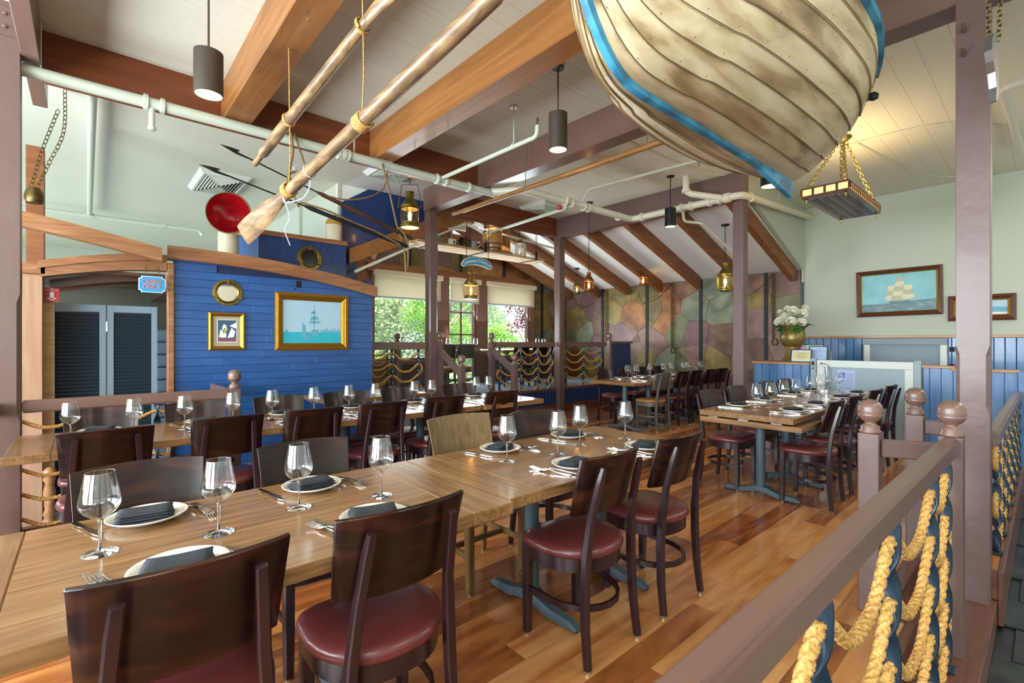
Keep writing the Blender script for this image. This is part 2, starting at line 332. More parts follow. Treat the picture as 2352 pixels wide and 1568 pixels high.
def rope(bm, ctrl, r, pitch=None, n=9, q=7):
    """three-strand laid rope along control points"""
    pitch = pitch or r*6.4; n = 12; q = q if q < 6 else 11
    P, L = resample(catmull(ctrl, 8), pitch/q); rings = []
    for i, (p, a, b) in enumerate(frames(P)):
        s = L*i/(len(P)-1); ph = 2*PI*s/pitch
        ring = []
        for k in range(n):
            th = 2*PI*k/n+ph; f = (k % 4)/4; rad = r*(.70 if f == 0 else 1.0 if f == .5 else .93)
            ring.append(bm.verts.new(p+a*math.cos(th)*rad+b*math.sin(th)*rad))
        rings.append(ring)
    for A, B in zip(rings, rings[1:]):
        for k in range(n): bm.faces.new((A[k], A[(k+1) % n], B[(k+1) % n], B[k]))
    bm.faces.new(rings[0][::-1]); bm.faces.new(rings[-1])
def lathe(bm, prof, n=20, c=(0, 0, 0), ax='z', cap=True):
    c = Vector(c); rings = []
    def pt(r, h, th):
        x, y = r*math.cos(th), r*math.sin(th)
        return c+(Vector((x, y, h)) if ax == 'z' else Vector((x, h, y)) if ax == 'y' else Vector((h, x, y)))
    for r, h in prof:
        rings.append([bm.verts.new(pt(max(r, 1e-5), h, 2*PI*k/n)) for k in range(n)])
    for A, B in zip(rings, rings[1:]):
        for k in range(n): bm.faces.new((A[k], A[(k+1) % n], B[(k+1) % n], B[k]))
    if cap:
        if prof[0][0] > 1e-4: bm.faces.new(rings[0][::-1])
        if prof[-1][0] > 1e-4: bm.faces.new(rings[-1])
def lat_to(bm, prof, p0, d, n=16):
    """lathe along an arbitrary direction d from p0"""
    d = Vector(d).normalized(); a = d.orthogonal().normalized(); b = d.cross(a); rings = []
    for r, h in prof:
        rings.append([bm.verts.new(Vector(p0)+d*h+a*math.cos(2*PI*k/n)*max(r, 1e-5)+b*math.sin(2*PI*k/n)*max(r, 1e-5)) for k in range(n)])
    for A, B in zip(rings, rings[1:]):
        for k in range(n): bm.faces.new((A[k], A[(k+1) % n], B[(k+1) % n], B[k]))
    bm.faces.new(rings[0][::-1]); bm.faces.new(rings[-1])
def prism(bm, poly, f, t0, t1):
    """extrude 2-D polygon; f(a,b,t) -> xyz"""
    A = [bm.verts.new(f(a, b, t0)) for a, b in poly]; B = [bm.verts.new(f(a, b, t1)) for a, b in poly]
    n = len(poly)
    try:
        bm.faces.new(A[::-1]); bm.faces.new(B)
    except ValueError: pass
    for i in range(n): bm.faces.new((A[i], A[(i+1) % n], B[(i+1) % n], B[i]))
def fY(y0): return lambda a, b, t: (a, y0+t, b)      # a = x, b = z, thickness along y
def fX(x0): return lambda a, b, t: (x0+t, a, b)      # a = y, b = z
def fZ(z0): return lambda a, b, t: (a, b, z0+t)
def torus(bm, c, a, b, R1, R2, r, n=10, m=5):
    """oval ring in plane of unit vectors a,b"""
    c, a, b = Vector(c), Vector(a).normalized(), Vector(b).normalized(); nn = a.cross(b); rings = []
    for i in range(n):
        th = 2*PI*i/n; p = c+a*math.cos(th)*R1+b*math.sin(th)*R2; o = (a*math.cos(th)/R1+b*math.sin(th)/R2).normalized()
        rings.append([bm.verts.new(p+o*math.cos(2*PI*k/m)*r+nn*math.sin(2*PI*k/m)*r) for k in range(m)])
    for i in range(n):
        A, B = rings[i], rings[(i+1) % n]
        for k in range(m): bm.faces.new((A[k], A[(k+1) % m], B[(k+1) % m], B[k]))
def chain(bm, pts, ln=.05, r=.0035):
    P, L = resample([Vector(p) for p in (catmull(pts, 6) if len(pts) > 2 else pts)], ln*.74)
    for i, (a, b) in enumerate(zip(P, P[1:])):
        d = (b-a).normalized(); s = d.orthogonal().normalized(); u = d.cross(s)
        s = (s*math.cos(i*PI/2)+u*math.sin(i*PI/2))
        torus(bm, (a+b)/2, d, s, ln/2, ln*.3, r, 8, 4)
def text(body, size, M4, mat, parent, name='lettering', extr=.0015, align='CENTER', shear=0, space=1, offset=0):
    c = bpy.data.curves.new(name, 'FONT'); c.body = body; c.size = size; c.extrude = extr; c.align_x = align; c.align_y = 'CENTER'; c.shear = shear; c.space_character = space
    c.resolution_u = 3; c.materials.append(mat)
    c.offset = offset; tmp = bpy.data.objects.new('text_source', c); COL.objects.link(tmp)
    me = bpy.data.meshes.new_from_object(tmp.evaluated_get(bpy.context.evaluated_depsgraph_get())); COL.objects.unlink(tmp); bpy.data.objects.remove(tmp)
    me.materials.clear(); me.materials.append(mat)
    o = bpy.data.objects.new(name, me); COL.objects.link(o)
    if parent is not None:
        o.parent = parent; M4 = Matrix.Translation(-parent.location) @ M4
    o.matrix_basis = M4; return o
def faceM(p, right, up):
    r, u = Vector(right).normalized(), Vector(up).normalized(); n = r.cross(u)
    m = Matrix((r, u, n)).transposed().to_4x4(); m.translation = Vector(p); return m

# ================================================================== THE SETTING
# dining floor: planks along x, z = 0 on top
def clip_poly(poly, a, b, c):        # keep a*x+b*y <= c
    out = []
    for i in range(len(poly)):
        p, q = poly[i], poly[(i+1) % len(poly)]; dp = a*p[0]+b*p[1]-c; dq = a*q[0]+b*q[1]-c
        if dp <= 0: out.append(p)
        if dp*dq < 0: t = dp/(dp-dq); out.append((p[0]+(q[0]-p[0])*t, p[1]+(q[1]-p[1])*t))
    return out
bm = BM(); box(bm, -.9, 9.5, .56, 4.85, -.3, -.02); box(bm, 1.0, 9.5, 4.85, 6.3, -.3, -.02)
box(bm, -.9, 2.93, .44, .56, -.3, -.02); box(bm, 3.97, 9.5, .2, .56, -.3, -.02)
fl = struct(obj('floor', bm, M['kerb'])); rnd = random.Random(3)
rest = BM(); planks = []
y = .2; row = 0
while y < 6.28:
    segs = [(3.97, 9.5)] if y < .44 else [(-.9, 2.93), (3.97, 9.5)] if y < .55 else ([(-.9, 9.5)] if y < 4.8 else [(1.0, 9.5)])
    for a, b_ in segs:
        x = a-rnd.random()*.9
        while x < b_:
            ln = rnd.uniform(1.1, 1.75); p, q = max(x, a), min(x+ln, b_)
            if q-p > .05: planks.append((p, q, y, min(y+.128, 6.3)))
            x += ln
    y += .128; row += 1
def pdist(P): return P[0]*.66+P[2]*.75
planks.sort(key=pdist); planks.sort(key=lambda P: 0 if (P[1] > .3 and P[2] < 6) else 1)
for i, (p, q, y0, y1) in enumerate(planks):
    if i < 290:
        bm = BM(); box(bm, p+.0008, q-.0008, y0+.0006, y1-.0006, -.02, rnd.uniform(-.0006, 0.)); obj('plank', bm, M['floor'], fl)
    else: box(rest, p+.0008, q-.0008, y0+.0006, y1-.0006, -.02, 0)
obj('plank_field', rest, M['floor'], fl, kind='stuff')
bm = BM(); box(bm, -.9, 2.95, .42, .46, -.12, .006, .004); box(bm, 3.95, 7.6, .175, .2, -.3, .01, .004); box(bm, 2.92, 2.97, .46, .56, -.14, .006); box(bm, 3.95, 4.0, .2, .56, -.15, .006)
struct(obj('trim_1', bm, M['kerb']))
bm = BM(); box(bm, -.9, 3.12, .2, .44, -.3, -.12, .004); box(bm, 3.12, 3.93, .2, .56, -.3, -.15, .004); box(bm, 2.97, 3.95, .53, .6, -.15, .006, .004)
struct(obj('trim_2', bm, M['kerb']))
bm = BM(); box(bm, -.97, -.9, .13, 4.92, -.3, .012); box(bm, -.9, 1.0, 4.85, 4.92, -.3, .012); box(bm, .93, 1.0, 4.92, 5.9, -.3, .012)
struct(obj('trim_3', bm, M['kerb']))
# walkway, slate near the camera, carpet by the deckhouse
bm = BM(); box(bm, -3.6, 9.6, -3.1, 16.6, -.4, -.315); wk = struct(obj('floor_walkway', bm, M['slate']))
for i in range(12):
    for j in range(6):
        x0 = 1.9+i*.42; y0 = -2.38+j*.42+(i % 2)*.1
        bm = BM(); box(bm, x0+.006, x0+.414, y0+.006, y0+.41, -.315, -.3+rnd.uniform(-.005, .004), .004); obj('slate', bm, M['slate'], wk)
bm = BM(); box(bm, -3.4, .93, 4.93, 16.3, -.314, -.296); struct(obj('floor_carpet', bm, M['carpet']))
# wardroom platform
PZ = .43
bm = BM(); box(bm, 2.8, 9.5, 6.32, 8.5, -.3, PZ); pf = struct(obj('floor_wardroom', bm, M['carpet']))
bm = BM(); box(bm, 5.2, 9.5, 6.27, 6.34, PZ-.01, PZ+.03, .004); box(bm, 2.8, 4.0, 6.27, 6.34, PZ-.01, PZ+.03, .004); struct(obj('trim_4', bm, M['kerb']))
bm = BM(); box(bm, 5.2, 9.5, 6.27, 6.3, 0, .15, .004); struct(obj('baseboard_riser', bm, M['kerb']))
rz = sroot('wall_riser')
x = 5.2
while x < 9.5:
    bm = BM(); box(bm, x+.002, min(x+.088, 9.5), 6.285, 6.3, .15, PZ-.01, .003); obj('board', bm, M['blued'], rz); x += .09
st = root('platform_steps', 'brown wooden steps up to the carpeted wardroom between the two stair rails', 'steps', (4.6, 6.0, 0))
for k, (a, b_) in enumerate(((5.75, .145), (6.02, .29))):
    bm = BM(); box(bm, 4.14, 5.12, a, 6.28, 0 if k == 0 else .145, b_, .004); obj('step', bm, M['kerb'], st)
# ceiling: boards along x at z = 3.70
ce = sroot('ceiling'); CZ = 3.70
bm = BM(); box(bm, -3.6, 9.6, -3.1, 2.97, CZ+.02, CZ+.08); box(bm, -3.6, 6.85, 2.97, 6.35, CZ+.02, CZ+.08); box(bm, -3.6, 2.9, 6.35, 16.6, CZ+.02, CZ+.08); obj('deck', bm, M['gap'], ce)
y = -3.1
while y < 16.5:
    x1 = 9.6 if y < 2.8 else (6.85 if y < 6.2 else 2.9); wd = .2 if y < 6.2 else .4
    y1 = min(y+wd, 2.97) if y < 2.97 else (min(y+wd, 6.35) if y < 6.3 else y+wd)
    if y1-y < .02: y = y1; continue
    segs = [(-3.6, 3.98, 'ceil'), (3.98, x1, 'ceilw')] if x1 > 4 else [(-3.6, x1, 'ceil')]
    for a, b_, mm in segs:
        bm = BM(); box(bm, a, b_, y+.0008, y1-.0008, CZ, CZ+.02, .001); obj('board', bm, M[mm], ce)
    y = y1
# lean-to ceiling, sloping down to the copper wall, and the wardroom gable
def LZ(x): return 2.64+.348*(9.5-x)
lc = sroot('ceiling_leanto')
xs = [9.5-i*.19 for i in range(24)]
bm = BM(); prism(bm, [(9.62, LZ(9.62)+.02), (5.1, LZ(5.1)+.02), (5.1, LZ(5.1)+.1), (9.62, LZ(9.62)+.1)], lambda a, b, t: (a, t, b), 6.37, 8.5); prism(bm, [(9.62, LZ(9.62)+.02), (6.86, LZ(6.86)+.02), (6.86, LZ(6.86)+.1), (9.62, LZ(9.62)+.1)], lambda a, b, t: (a, t, b), 2.97, 6.37); obj('deck', bm, M['gap'], lc)
for a in xs:
    b_ = a-.19; y0 = 2.97 if b_ > 6.85 else 6.37
    bm = BM(); prism(bm, [(a-.0015, LZ(a)), (b_+.0015, LZ(b_)), (b_+.0015, LZ(b_)+.02), (a-.0015, LZ(a)+.02)], lambda p, q, t: (p, t, q), y0, 8.5); obj('board', bm, M['leanceil'], lc)
bm = BM(); prism(bm, [(5.13, LZ(5.1)), (2.9, 3.1), (2.9, 3.18), (5.13, LZ(5.1)+.08)], lambda a, b, t: (a, t, b), 7.04, 8.5); struct(obj('ceiling_gable', bm, M['leanceil']))
bm = BM(); box(bm, 2.9, 5.15, 6.35, 7.04, 3.70, 3.74); box(bm, 2.78, 5.15, 7.04, 7.07, 3.35, 4.3); struct(obj('ceiling_soffit', bm, M['leanceil']))
# walls
wg = sroot('wall_right')
bm = BM(); box(bm, 9.58, 9.7, -3.1, 2.97, 1.44, CZ+.02); obj('plaster', bm, M['green'], wg)
bm = BM(); box(bm, 9.6, 9.7, -3.1, 2.97, -.4, 1.44); obj('backing', bm, M['bluegap'], wg)
y = -3.0
while y < 2.9:
    if not (1.0 < y < 2.0):
        bm = BM(); box(bm, 9.575, 9.6, y+.003, y+.107, -.3, 1.405, .004); obj('board', bm, M['bluev'], wg)
    y += .11
bm = BM(); box(bm, 9.545, 9.6, -3.1, 2.95, 1.405, 1.445, .004); struct(obj('trim_5', bm, M['capwood']))
bm = BM(); prism(bm, [(6.87, CZ+.02), (6.87, 3.62), (9.5, 2.62), (9.5, 2.4), (9.58, 2.4), (9.58, CZ+.02)], fY(2.9), 0, .06); struct(obj('wall_return', bm, M['green']))
# copper patchwork walls: irregular sheets as panels, black riveted straps
def voronoi(seeds, x0, x1, y0, y1):
    out = []
    for i, (a, b) in enumerate(seeds):
        poly = [(x0, y0), (x1, y0), (x1, y1), (x0, y1)]
        for j, (c, d) in enumerate(seeds):
            if i != j and abs(a-c)+abs(b-d) < 4:
                poly = clip_poly(poly, c-a, d-b, (c*c+d*d-a*a-b*b)/2)
                if len(poly) < 3: break
        if len(poly) > 2: out.append(poly)
    return out
def inset(poly, d):
    cx = sum(p[0] for p in poly)/len(poly); cy = sum(p[1] for p in poly)/len(poly)
    return [(cx+(x-cx)*(1-d/max(.05, math.hypot(x-cx, y-cy))), cy+(y-cy)*(1-d/max(.05, math.hypot(x-cx, y-cy)))) for x, y in poly]
def copper(par, f, sgn, x0, x1, z0, z1, n, seed, cut=None, weights=(3, 4, 2.2, 2.0, 2, 1.6, 2.2, 3)):
    r = random.Random(seed); S = []
    while len(S) < n:
        p = (r.uniform(x0, x1), r.uniform(z0, z1))
        if all(math.hypot(p[0]-q[0], p[1]-q[1]) > q[2] for q in S): S.append(p+(r.uniform(.22, .58),))
    for poly in voronoi([q[:2] for q in S], x0, x1, z0, z1):
        polys = [poly]
        if cut: polys = cut(poly)
        for pl in polys:
            if len(pl) < 3: continue
            pl = inset(pl, .004); k = r.choices(range(8), weights)[0]; bm = BM()
            prism(bm, pl, f, 0, sgn*(.004+.006*r.random())); obj('copper_sheet', bm, M['copperp'][k], par)
cw = sroot('wall_copper')
bm = BM(); box(bm, 9.5, 9.58, 2.93, 8.6, -.3, 2.62); obj('backing', bm, M['strap'], cw)
copper(cw, fX(9.5), -1, 2.94, 8.5, 0, 2.63, 52, 5)
def strap(par, p, ax, z0, z1):
    bm = BM()
    if ax == 'x': box(bm, 9.478, 9.492, p-.035, p+.035, z0, z1)
    else: box(bm, p-.035, p+.035, 8.478, 8.492, z0, z1)
    s = obj('strap', bm, M['strap'], par); bm = BM(); z = z0+.05
    while z < z1:
        lathe(bm, [(.011, 0), (.011, -.004), (.005, -.009)], 6, (9.478, p, z) if ax == 'x' else (p, 8.478, z), 'x' if ax == 'x' else 'y'); z += .085
    obj('rivets', bm, M['rivet'], s, world=False, kind='stuff')
for p in (3.52, 4.79, 6.06, 7.31): strap(cw, p, 'x', 0, 2.63)
bm = BM(); box(bm, 9.46, 9.6, 2.915, 2.94, 0, 2.4); obj('end_strip', bm, M['shutter'], cw)
wb = sroot('wall_back')
bm = BM()
for a in ((2.8, 4.0, -.3, 4.4), (8.2, 9.6, -.3, 3.0), (4.0, 8.2, 2.72, 2.95), (4.0, 5.5, -.3, .98), (6.6, 8.2, -.3, .98), (2.8, 5.8, 2.95, 4.4), (6.42, 8.2, 2.95, 4.4), (5.8, 6.42, 2.95, 3.62)):
    box(bm, a[0], a[1], 8.5, 8.6, a[2], a[3])
obj('backing', bm, M['strap'], wb)
def hole(poly):           # keep only the pieces outside the window openings
    out = []
    def inside(pl, x0, x1, z0, z1):
        for a, b, c in ((-1, 0, -x0), (1, 0, x1), (0, -1, -z0), (0, 1, z1)):
            pl = clip_poly(pl, a, b, c)
            if len(pl) < 3: return []
        return pl
    for r_ in ((2.8, 4.0, PZ, 4.3), (8.2, 9.5, PZ, 3.0), (4.0, 5.8, 2.74, 4.3), (5.8, 6.42, 2.74, 3.62), (6.42, 8.2, 2.74, 4.1), (4.0, 5.5, PZ, .95), (6.6, 8.2, PZ, .95)):
        p = inside(poly, *r_)
        if p: out.append(p)
    return out
copper(wb, fY(8.5), -1, 2.8, 9.5, PZ, 4.25, 62, 11, hole, (4, 2, 4.5, 1.5, .6, 3, .6, 2.5))
for p, z0, z1 in ((4.82, 2.74, 3.9), (6.07, 2.74, 3.6), (7.31, 2.74, 3.4), (8.56, PZ, 2.95)): strap(wb, p, 'y', z0, z1)
# windows of the wardroom
def window(name, x0, x1, z0, z1, mat, bars=(0, 0), fr=.07, hbars=None, mat2=None):
    w_ = sroot(name); bm = BM(); y0, y1 = 8.46, 8.56
    for a in ((x0, x0+fr, z0, z1), (x1-fr, x1, z0, z1), (x0+fr, x1-fr, z0, z0+fr), (x0+fr, x1-fr, z1-fr, z1)): box(bm, a[0], a[1], y0, y1, a[2], a[3])
    obj('window_frame', bm, mat, w_)
    X0, X1, Z0, Z1 = x0+fr, x1-fr, z0+fr, z1-fr; nx, nz = bars
    for i in range(1, nx+1):
        x = X0+(X1-X0)*i/(nx+1); bm = BM(); box(bm, x-.014, x+.014, 8.49, 8.53, Z0, Z1); obj('muntin', bm, mat, w_)
    for z in (hbars if hbars else [Z0+(Z1-Z0)*i/(nz+1) for i in range(1, nz+1)]):
        bm = BM(); box(bm, X0, X1, 8.49, 8.53, z-.014, z+.014); obj('muntin', bm, mat, w_)
    bm = BM(); box(bm, X0, X1, 8.508, 8.512, Z0, Z1); obj('pane', bm, M['pane'], w_)
    return w_
window('window_1', 3.99, 5.42, .95, 2.72, M['frost']); window('window_2', 5.70, 6.46, .5, 2.72, M['frost'], (1, 0), .05, [1.02, 1.5, 1.98])
window('window_3', 6.72, 8.10, .95, 2.72, M['frost']); window('window_4', 5.8, 6.42, 3.62, 4.14, M['white'], (1, 0), .04)
bm = BM(); box(bm, 5.42, 5.70, 8.42, 8.56, PZ, 2.74); struct(obj('trim_6', bm, M['frost']))
bm = BM(); box(bm, 6.46, 6.72, 8.42, 8.56, PZ, 2.74); struct(obj('trim_7', bm, M['frost']))
bm = BM(); box(bm, 3.9, 8.26, 8.40, 8.5, 2.68, 2.84); struct(obj('trim_8', bm, M['rafter']))
bm = BM(); box(bm, 8.10, 8.26, 8.44, 8.56, .9, 2.70); struct(obj('trim_9', bm, M['frost']))
bm = BM(); box(bm, 3.9, 5.42, 8.36, 8.5, .9, .97); box(bm, 6.72, 8.2, 8.36, 8.5, .9, .97); struct(obj('trim_10', bm, M['frost']))
for i, (x0, x1) in enumerate(((4.0, 5.5), (5.70, 6.5), (6.70, 8.20))):
    t = root('roller_shade', ('cream roller shade half lowered over the left wardroom window', 'narrow cream roller shade over the paned middle window', 'cream roller shade half lowered over the right wardroom window')[i], 'shade', ((x0+x1)/2, 8.36, 2.6))
    bm = BM(); box(bm, x0, x1, 8.30, 8.40, 2.60, 2.70, .01); obj('valance', bm, M['fabric'], t)
    bm = BM(); box(bm, x0+.02, x1-.02, 8.375, 8.379, 2.2, 2.61); obj('cloth', bm, M['fabric'], t)
    bm = BM(); box(bm, x0+.02, x1-.02, 8.368, 8.384, 2.18, 2.205, .004); obj('hem_bar', bm, M['shutterf'], t)
# walls outside the frame; window openings in the left one only (daylight comes through them)
def ext_wall(name, pts, along, const, lo, hi, openings, mat):
    bm = BM(); t = .12
    def bx(a, b, c, d):
        if b-a < .01 or d-c < .01: return
        if along == 'y': box(bm, const-t, const, a, b, c, d)
        else: box(bm, a, b, const-t, const, c, d)
    z0, z1 = .75, 2.9; a = lo
    for p, q in openings:
        bx(a, p, -.4, 3.8); bx(p, q, -.4, z0); bx(p, q, z1, 3.8); a = q
        for m_ in (p, (p+q)/2, q): bx(m_-.03, m_+.03, z0, z1)
    bx(a, hi, -.4, 3.8); return struct(obj(name, bm, mat))
ext_wall('wall_left', None, 'y', -3.42, -3.1, 16.6, [(-2.3, .1), (.5, 2.9), (3.3, 5.7), (8.2, 14.8)], M['green'])
ext_wall('wall_front', None, 'x', -2.95, -3.5, 9.7, [], M['green'])
bm = BM(); box(bm, -3.5, 3.0, 16.4, 16.5, -.4, 3.8); struct(obj('wall_far', bm, M['green']))
bm = BM(); box(bm, 2.74, 2.94, 8.6, 16.4, -.4, 3.8); box(bm, 2.79, 2.84, 7.03, 8.6, -.4, 3.8); struct(obj('wall_hall', bm, M['green']))

# ================================================================== BEAMS, POSTS
def beam(name, x0, x1, y0, y1, z0, z1, mat, label, bev=.004):
    bm = BM(); box(bm, x0, x1, y0, y1, z0, z1, bev); return tag(obj(name, bm, mat), label, 'beam')
beam('ceiling_beam', -.345, -.25, -2.9, 5.75, 3.36, 3.7, M['painth'], 'mauve brown ceiling beam at far left edge above the tall left post')
beam('ceiling_beam', .92, 1.14, -2.9, 5.05, 3.36, 3.7, M['beam'], 'leftmost orange brown ceiling beam, the one the oars hang from')
beam('ceiling_beam', 2.36, 2.57, -2.9, 5.05, 3.36, 3.7, M['beam'], 'middle orange brown ceiling beam running behind the upper oar grip')
beam('ceiling_beam', 3.88, 4.08, -2.9, 6.42, 3.36, 3.7, M['painth'], 'mauve brown ceiling beam passing behind the hanging boat')
beam('cross_beam', -.25, 3.88, 5.05, 5.22, 3.36, 3.7, M['beamX'], 'long dark brown cross beam behind the white main pipe')
beam('cross_beam', 4.08, 6.72, 6.27, 6.42, 3.36, 3.7, M['beamX'], 'dark brown cross beam between the two posts over the wardroom entrance')
beam('girder', 6.72, 6.88, 2.78, 6.35, 3.33, 3.69, M['paint'], 'mauve brown girder above the sloped ceiling, carrying the white pipe elbow')
RY = (3.045, 3.93, 4.8, 5.68, 6.54, 7.42, 8.3)
RN = ('against the sage wall at the right end', 'just right of the lantern nearest the tall flower urn', 'second from the right, between two lanterns', 'middle one, with the small copper lantern at its foot', 'left of the small copper lantern', 'second from the window wall', 'nearest to the window wall')
for y0, nm in zip(RY, RN):
    bm = BM(); x1 = 9.42; x0 = 6.86 if y0 < 6.3 else 5.2
    prism(bm, [(x0, LZ(x0)-.24), (x1, LZ(x1)-.24), (x1, LZ(x1)), (x0, LZ(x0))], lambda a, b, t: (a, t, b), y0-.05, y0+.05)
    tag(obj('rafter', bm, M['rafter']), 'sloping orange brown rafter, '+nm, 'rafter')
bm = BM(); prism(bm, [(2.9, 2.5), (5.0, 3.46), (5.2, 3.46), (5.2, 3.75), (5.0, 3.75), (2.9, 2.72)], lambda a, b, t: (a, t, b), 6.86, 6.96)
tag(obj('gable_rafter', bm, M['beam']), 'orange brown rafter rising below the blue gable panel to the ridge', 'rafter')
bm = BM(); prism(bm, [(2.83, 3.42), (2.83, 1.9), (3.05, 1.9), (3.05, 2.78), (5.0, 3.72), (5.0, 3.72), (4.2, 3.78), (3.24, 3.69)], lambda a, b, t: (a, t, b), 6.97, 7.03)
struct(obj('wall_gable_blue', bm, M['blued']))
def post(x, y, z0, z1, label, wdt=.145, chamfer=True, br=0, zc=(1.0, 2.0)):
    p = root('post', label, 'post', (x, y, z0)); bm = BM(); h = wdt/2; c = .018
    secs = [(z0, 0), (zc[0]-.06, 0), (zc[0], c), (zc[1], c), (zc[1]+.06, 0), (z1, 0)]; rings = []
    for z, k in secs:
        k = max(k, .002)
        rings.append([bm.verts.new((x+a, y+b, z)) for a, b in ((-h+k, -h), (h-k, -h), (h, -h+k), (h, h-k), (h-k, h), (-h+k, h), (-h, h-k), (-h, -h+k))])
    for A, B in zip(rings, rings[1:]):
        for i in range(8): bm.faces.new((A[i], A[(i+1) % 8], B[(i+1) % 8], B[i]))
    bm.faces.new(rings[0][::-1]); bm.faces.new(rings[-1]); obj('shaft', bm, M['paint'], p)
    if br:
        bm = BM(); box(bm, x-h-.006, x-h, y-h+.004, y+h-.004, br-.2, br, .002); b_ = obj('bracket', bm, M['paint'], p)
        bm2 = BM(); box(bm2, x-h+.004, x+h-.004, y-h-.006, y-h, br-.2, br, .002); b2 = obj('bracket', bm2, M['paint'], p)
        for z in (br-.05, br-.14):
            bm = BM(); lathe(bm, [(.014, 0), (.014, -.008), (.008, -.014)], 6, (x-h-.006, y, z), 'x'); obj('bolt', bm, M['paint'], p)
            bm = BM(); lathe(bm, [(.014, 0), (.014, -.008), (.008, -.014)], 6, (x, y-h-.006, z), 'y'); obj('bolt', bm, M['paint'], p)
    return p
post(-.42, 4.86, -.3, 3.70, 'tall mauve brown post at the far left edge', br=3.66, zc=(.85, 1.62))
post(3.98, 6.35, 0, 3.36, 'mauve brown post left of the wardroom steps under the brass lantern', br=3.36, zc=(1.5, 2.3))
post(6.80, 6.27, 0, 3.33, 'mauve brown post right of the wardroom steps where the riser turns', br=3.33, zc=(1.3, 2.1))
post(6.80, 2.86, 0, 3.33, 'mauve brown post between the copper wall and the flower urn', br=3.33, zc=(1.3, 2.1))
P5 = post(3.905, .295, -.18, 3.36, 'big scarred mauve brown post in the right foreground', br=0, zc=(.98, 1.27))
bm = BM(); box(bm, 3.826, 3.833, .23, .36, -.17, -.06, .002); obj('foot_plate', bm, M['paint'], P5)
for z in (3.16, 3.02):
    bm = BM(); tube(bm, [(3.70, .33, z), (3.84, .33, z)], .011, 6); obj('bolt', bm, M['paint'], P5)
    bm = BM(); tube(bm, [(3.97, .26, z), (4.03, .26, z)], .016, 6); obj('bolt', bm, M['paint'], P5)

# ================================================================== DECKHOUSE
dw = sroot('wall_deckhouse'); Y0 = 5.9
def archz(x):              # underside height of the arched beam
    return 2.175-.052*max(0, x-.66)**2*1.0-.34*max(0, .62-x)**2*0.9
bm = BM(); prism(bm, [(.66, -.3), (2.8, -.3)]+[(2.8-i*.214, archz(2.8-i*.214)+.06) for i in range(11)], fY(Y0), .012, .06); obj('backing', bm, M['bluegap'], dw)
ro = random.Random(21); z = -.3; r_ = 0
while z < 2.2:
    x = .66; brk = sorted(ro.choice(((ro.uniform(1.0, 2.4),), (ro.uniform(.98, 1.5), ro.uniform(1.85, 2.5)))))
    for q in brk+[2.80]:
        if q-x > .25:
            zt = min(z+.082, max(archz(x), archz(q))+.03, min(archz(x), archz(q))+.125)
            if zt-z > .01:
                bm = BM(); box(bm, x+.0012, q-.0012, Y0, Y0+.014, z+.0012, zt-.0012, .0015); obj('plank', bm, M['blue'], dw)
            x = q
    z += .082; r_ += 1
bm = BM(); box(bm, 2.74, 2.80, Y0+.014, Y0+1.0, -.3, 2.15); obj('side', bm, M['blued'], dw)
bm = BM(); box(bm, 1.845, 1.905, Y0-.003, Y0+.004, 1.985, 2.065); obj('outlet_slot', bm, M['dark'], dw)
bm = BM(); lathe(bm, [(.01, 0), (.01, -.005)], 10, (1.835, Y0+.001, 1.965), 'y'); obj('cable_hole', bm, M['dark'], dw)
def arch(pts, y0, y1, h, label, mat=None):
    bm = BM(); A = []
    for x, z in pts:
        A.append([bm.verts.new((x, yy, zz)) for yy, zz in ((y0, z), (y1, z), (y1, z+h), (y0, z+h))])
    for a, b in zip(A, A[1:]):
        for i in range(4): bm.faces.new((a[i], a[(i+1) % 4], b[(i+1) % 4], b[i]))
    bm.faces.new(A[0][::-1]); bm.faces.new(A[-1])
    return tag(obj('arch_beam', bm, mat or M['arch'], smooth=True), label, 'arch')
X = [.60+i*(2.84-.6)/14 for i in range(15)]
arch([(x, archz(x)) for x in X], Y0-.07, Y0+.08, .135, 'curved fir beam capping the blue deckhouse wall')
arch([(-.30+i*.9/10, 1.92+.135*math.sin(i/10*PI/2)) for i in range(11)], Y0-.03, Y0+.10, .09, 'low curved fir beam over the louvered doors')
arch([(-.32+i*.92/10, 1.99+.155*math.sin(i/10*PI/2)) for i in range(11)], Y0-.06, Y0+.13, .065, 'upper lip of the curved fir beam over the louvered doors')
for k in (1, 2):
    arch([(-.26+i*.88/8, 1.88-.03*k+.13*math.sin(i/8*PI/2)) for i in range(9)], Y0+.10+.22*k, Y0+.16+.22*k, .08, ('first', 'second')[k-1]+' dark roof rib inside the doorway behind the louvered doors', M['mahog'])
arch([(-1.2+i*1.74/12, 2.12+.25*math.sin((1-i/12)*PI/2)) for i in range(13)], Y0-.25, Y0-.12, .125, 'curved fir beam sweeping up to the left from the deckhouse corner')
bm = BM(); box(bm, .605, .66, Y0-.03, Y0+.06, -.3, 2.14, .008); tag(obj('corner_post', bm, M['arch']), 'slim fir corner post left of the blue deckhouse wall', 'post')
pr = root('pillar', 'wide tan wooden pillar left of the louvered doors', 'pillar', (-.37, Y0, -.3))
bm = BM(); box(bm, -.50, -.29, Y0, Y0+.3, -.3, 1.94, .004); obj('shaft', bm, M['tan'], pr)
bm = BM(); box(bm, -.53, -.27, Y0-.03, Y0+.33, 1.94, 2.03, .004); obj('cap', bm, M['arch'], pr)
bm = BM(); box(bm, -.29, -.22, Y0+.14, Y0+.2, -.3, 1.72); obj('jamb', bm, M['plank'], pr)
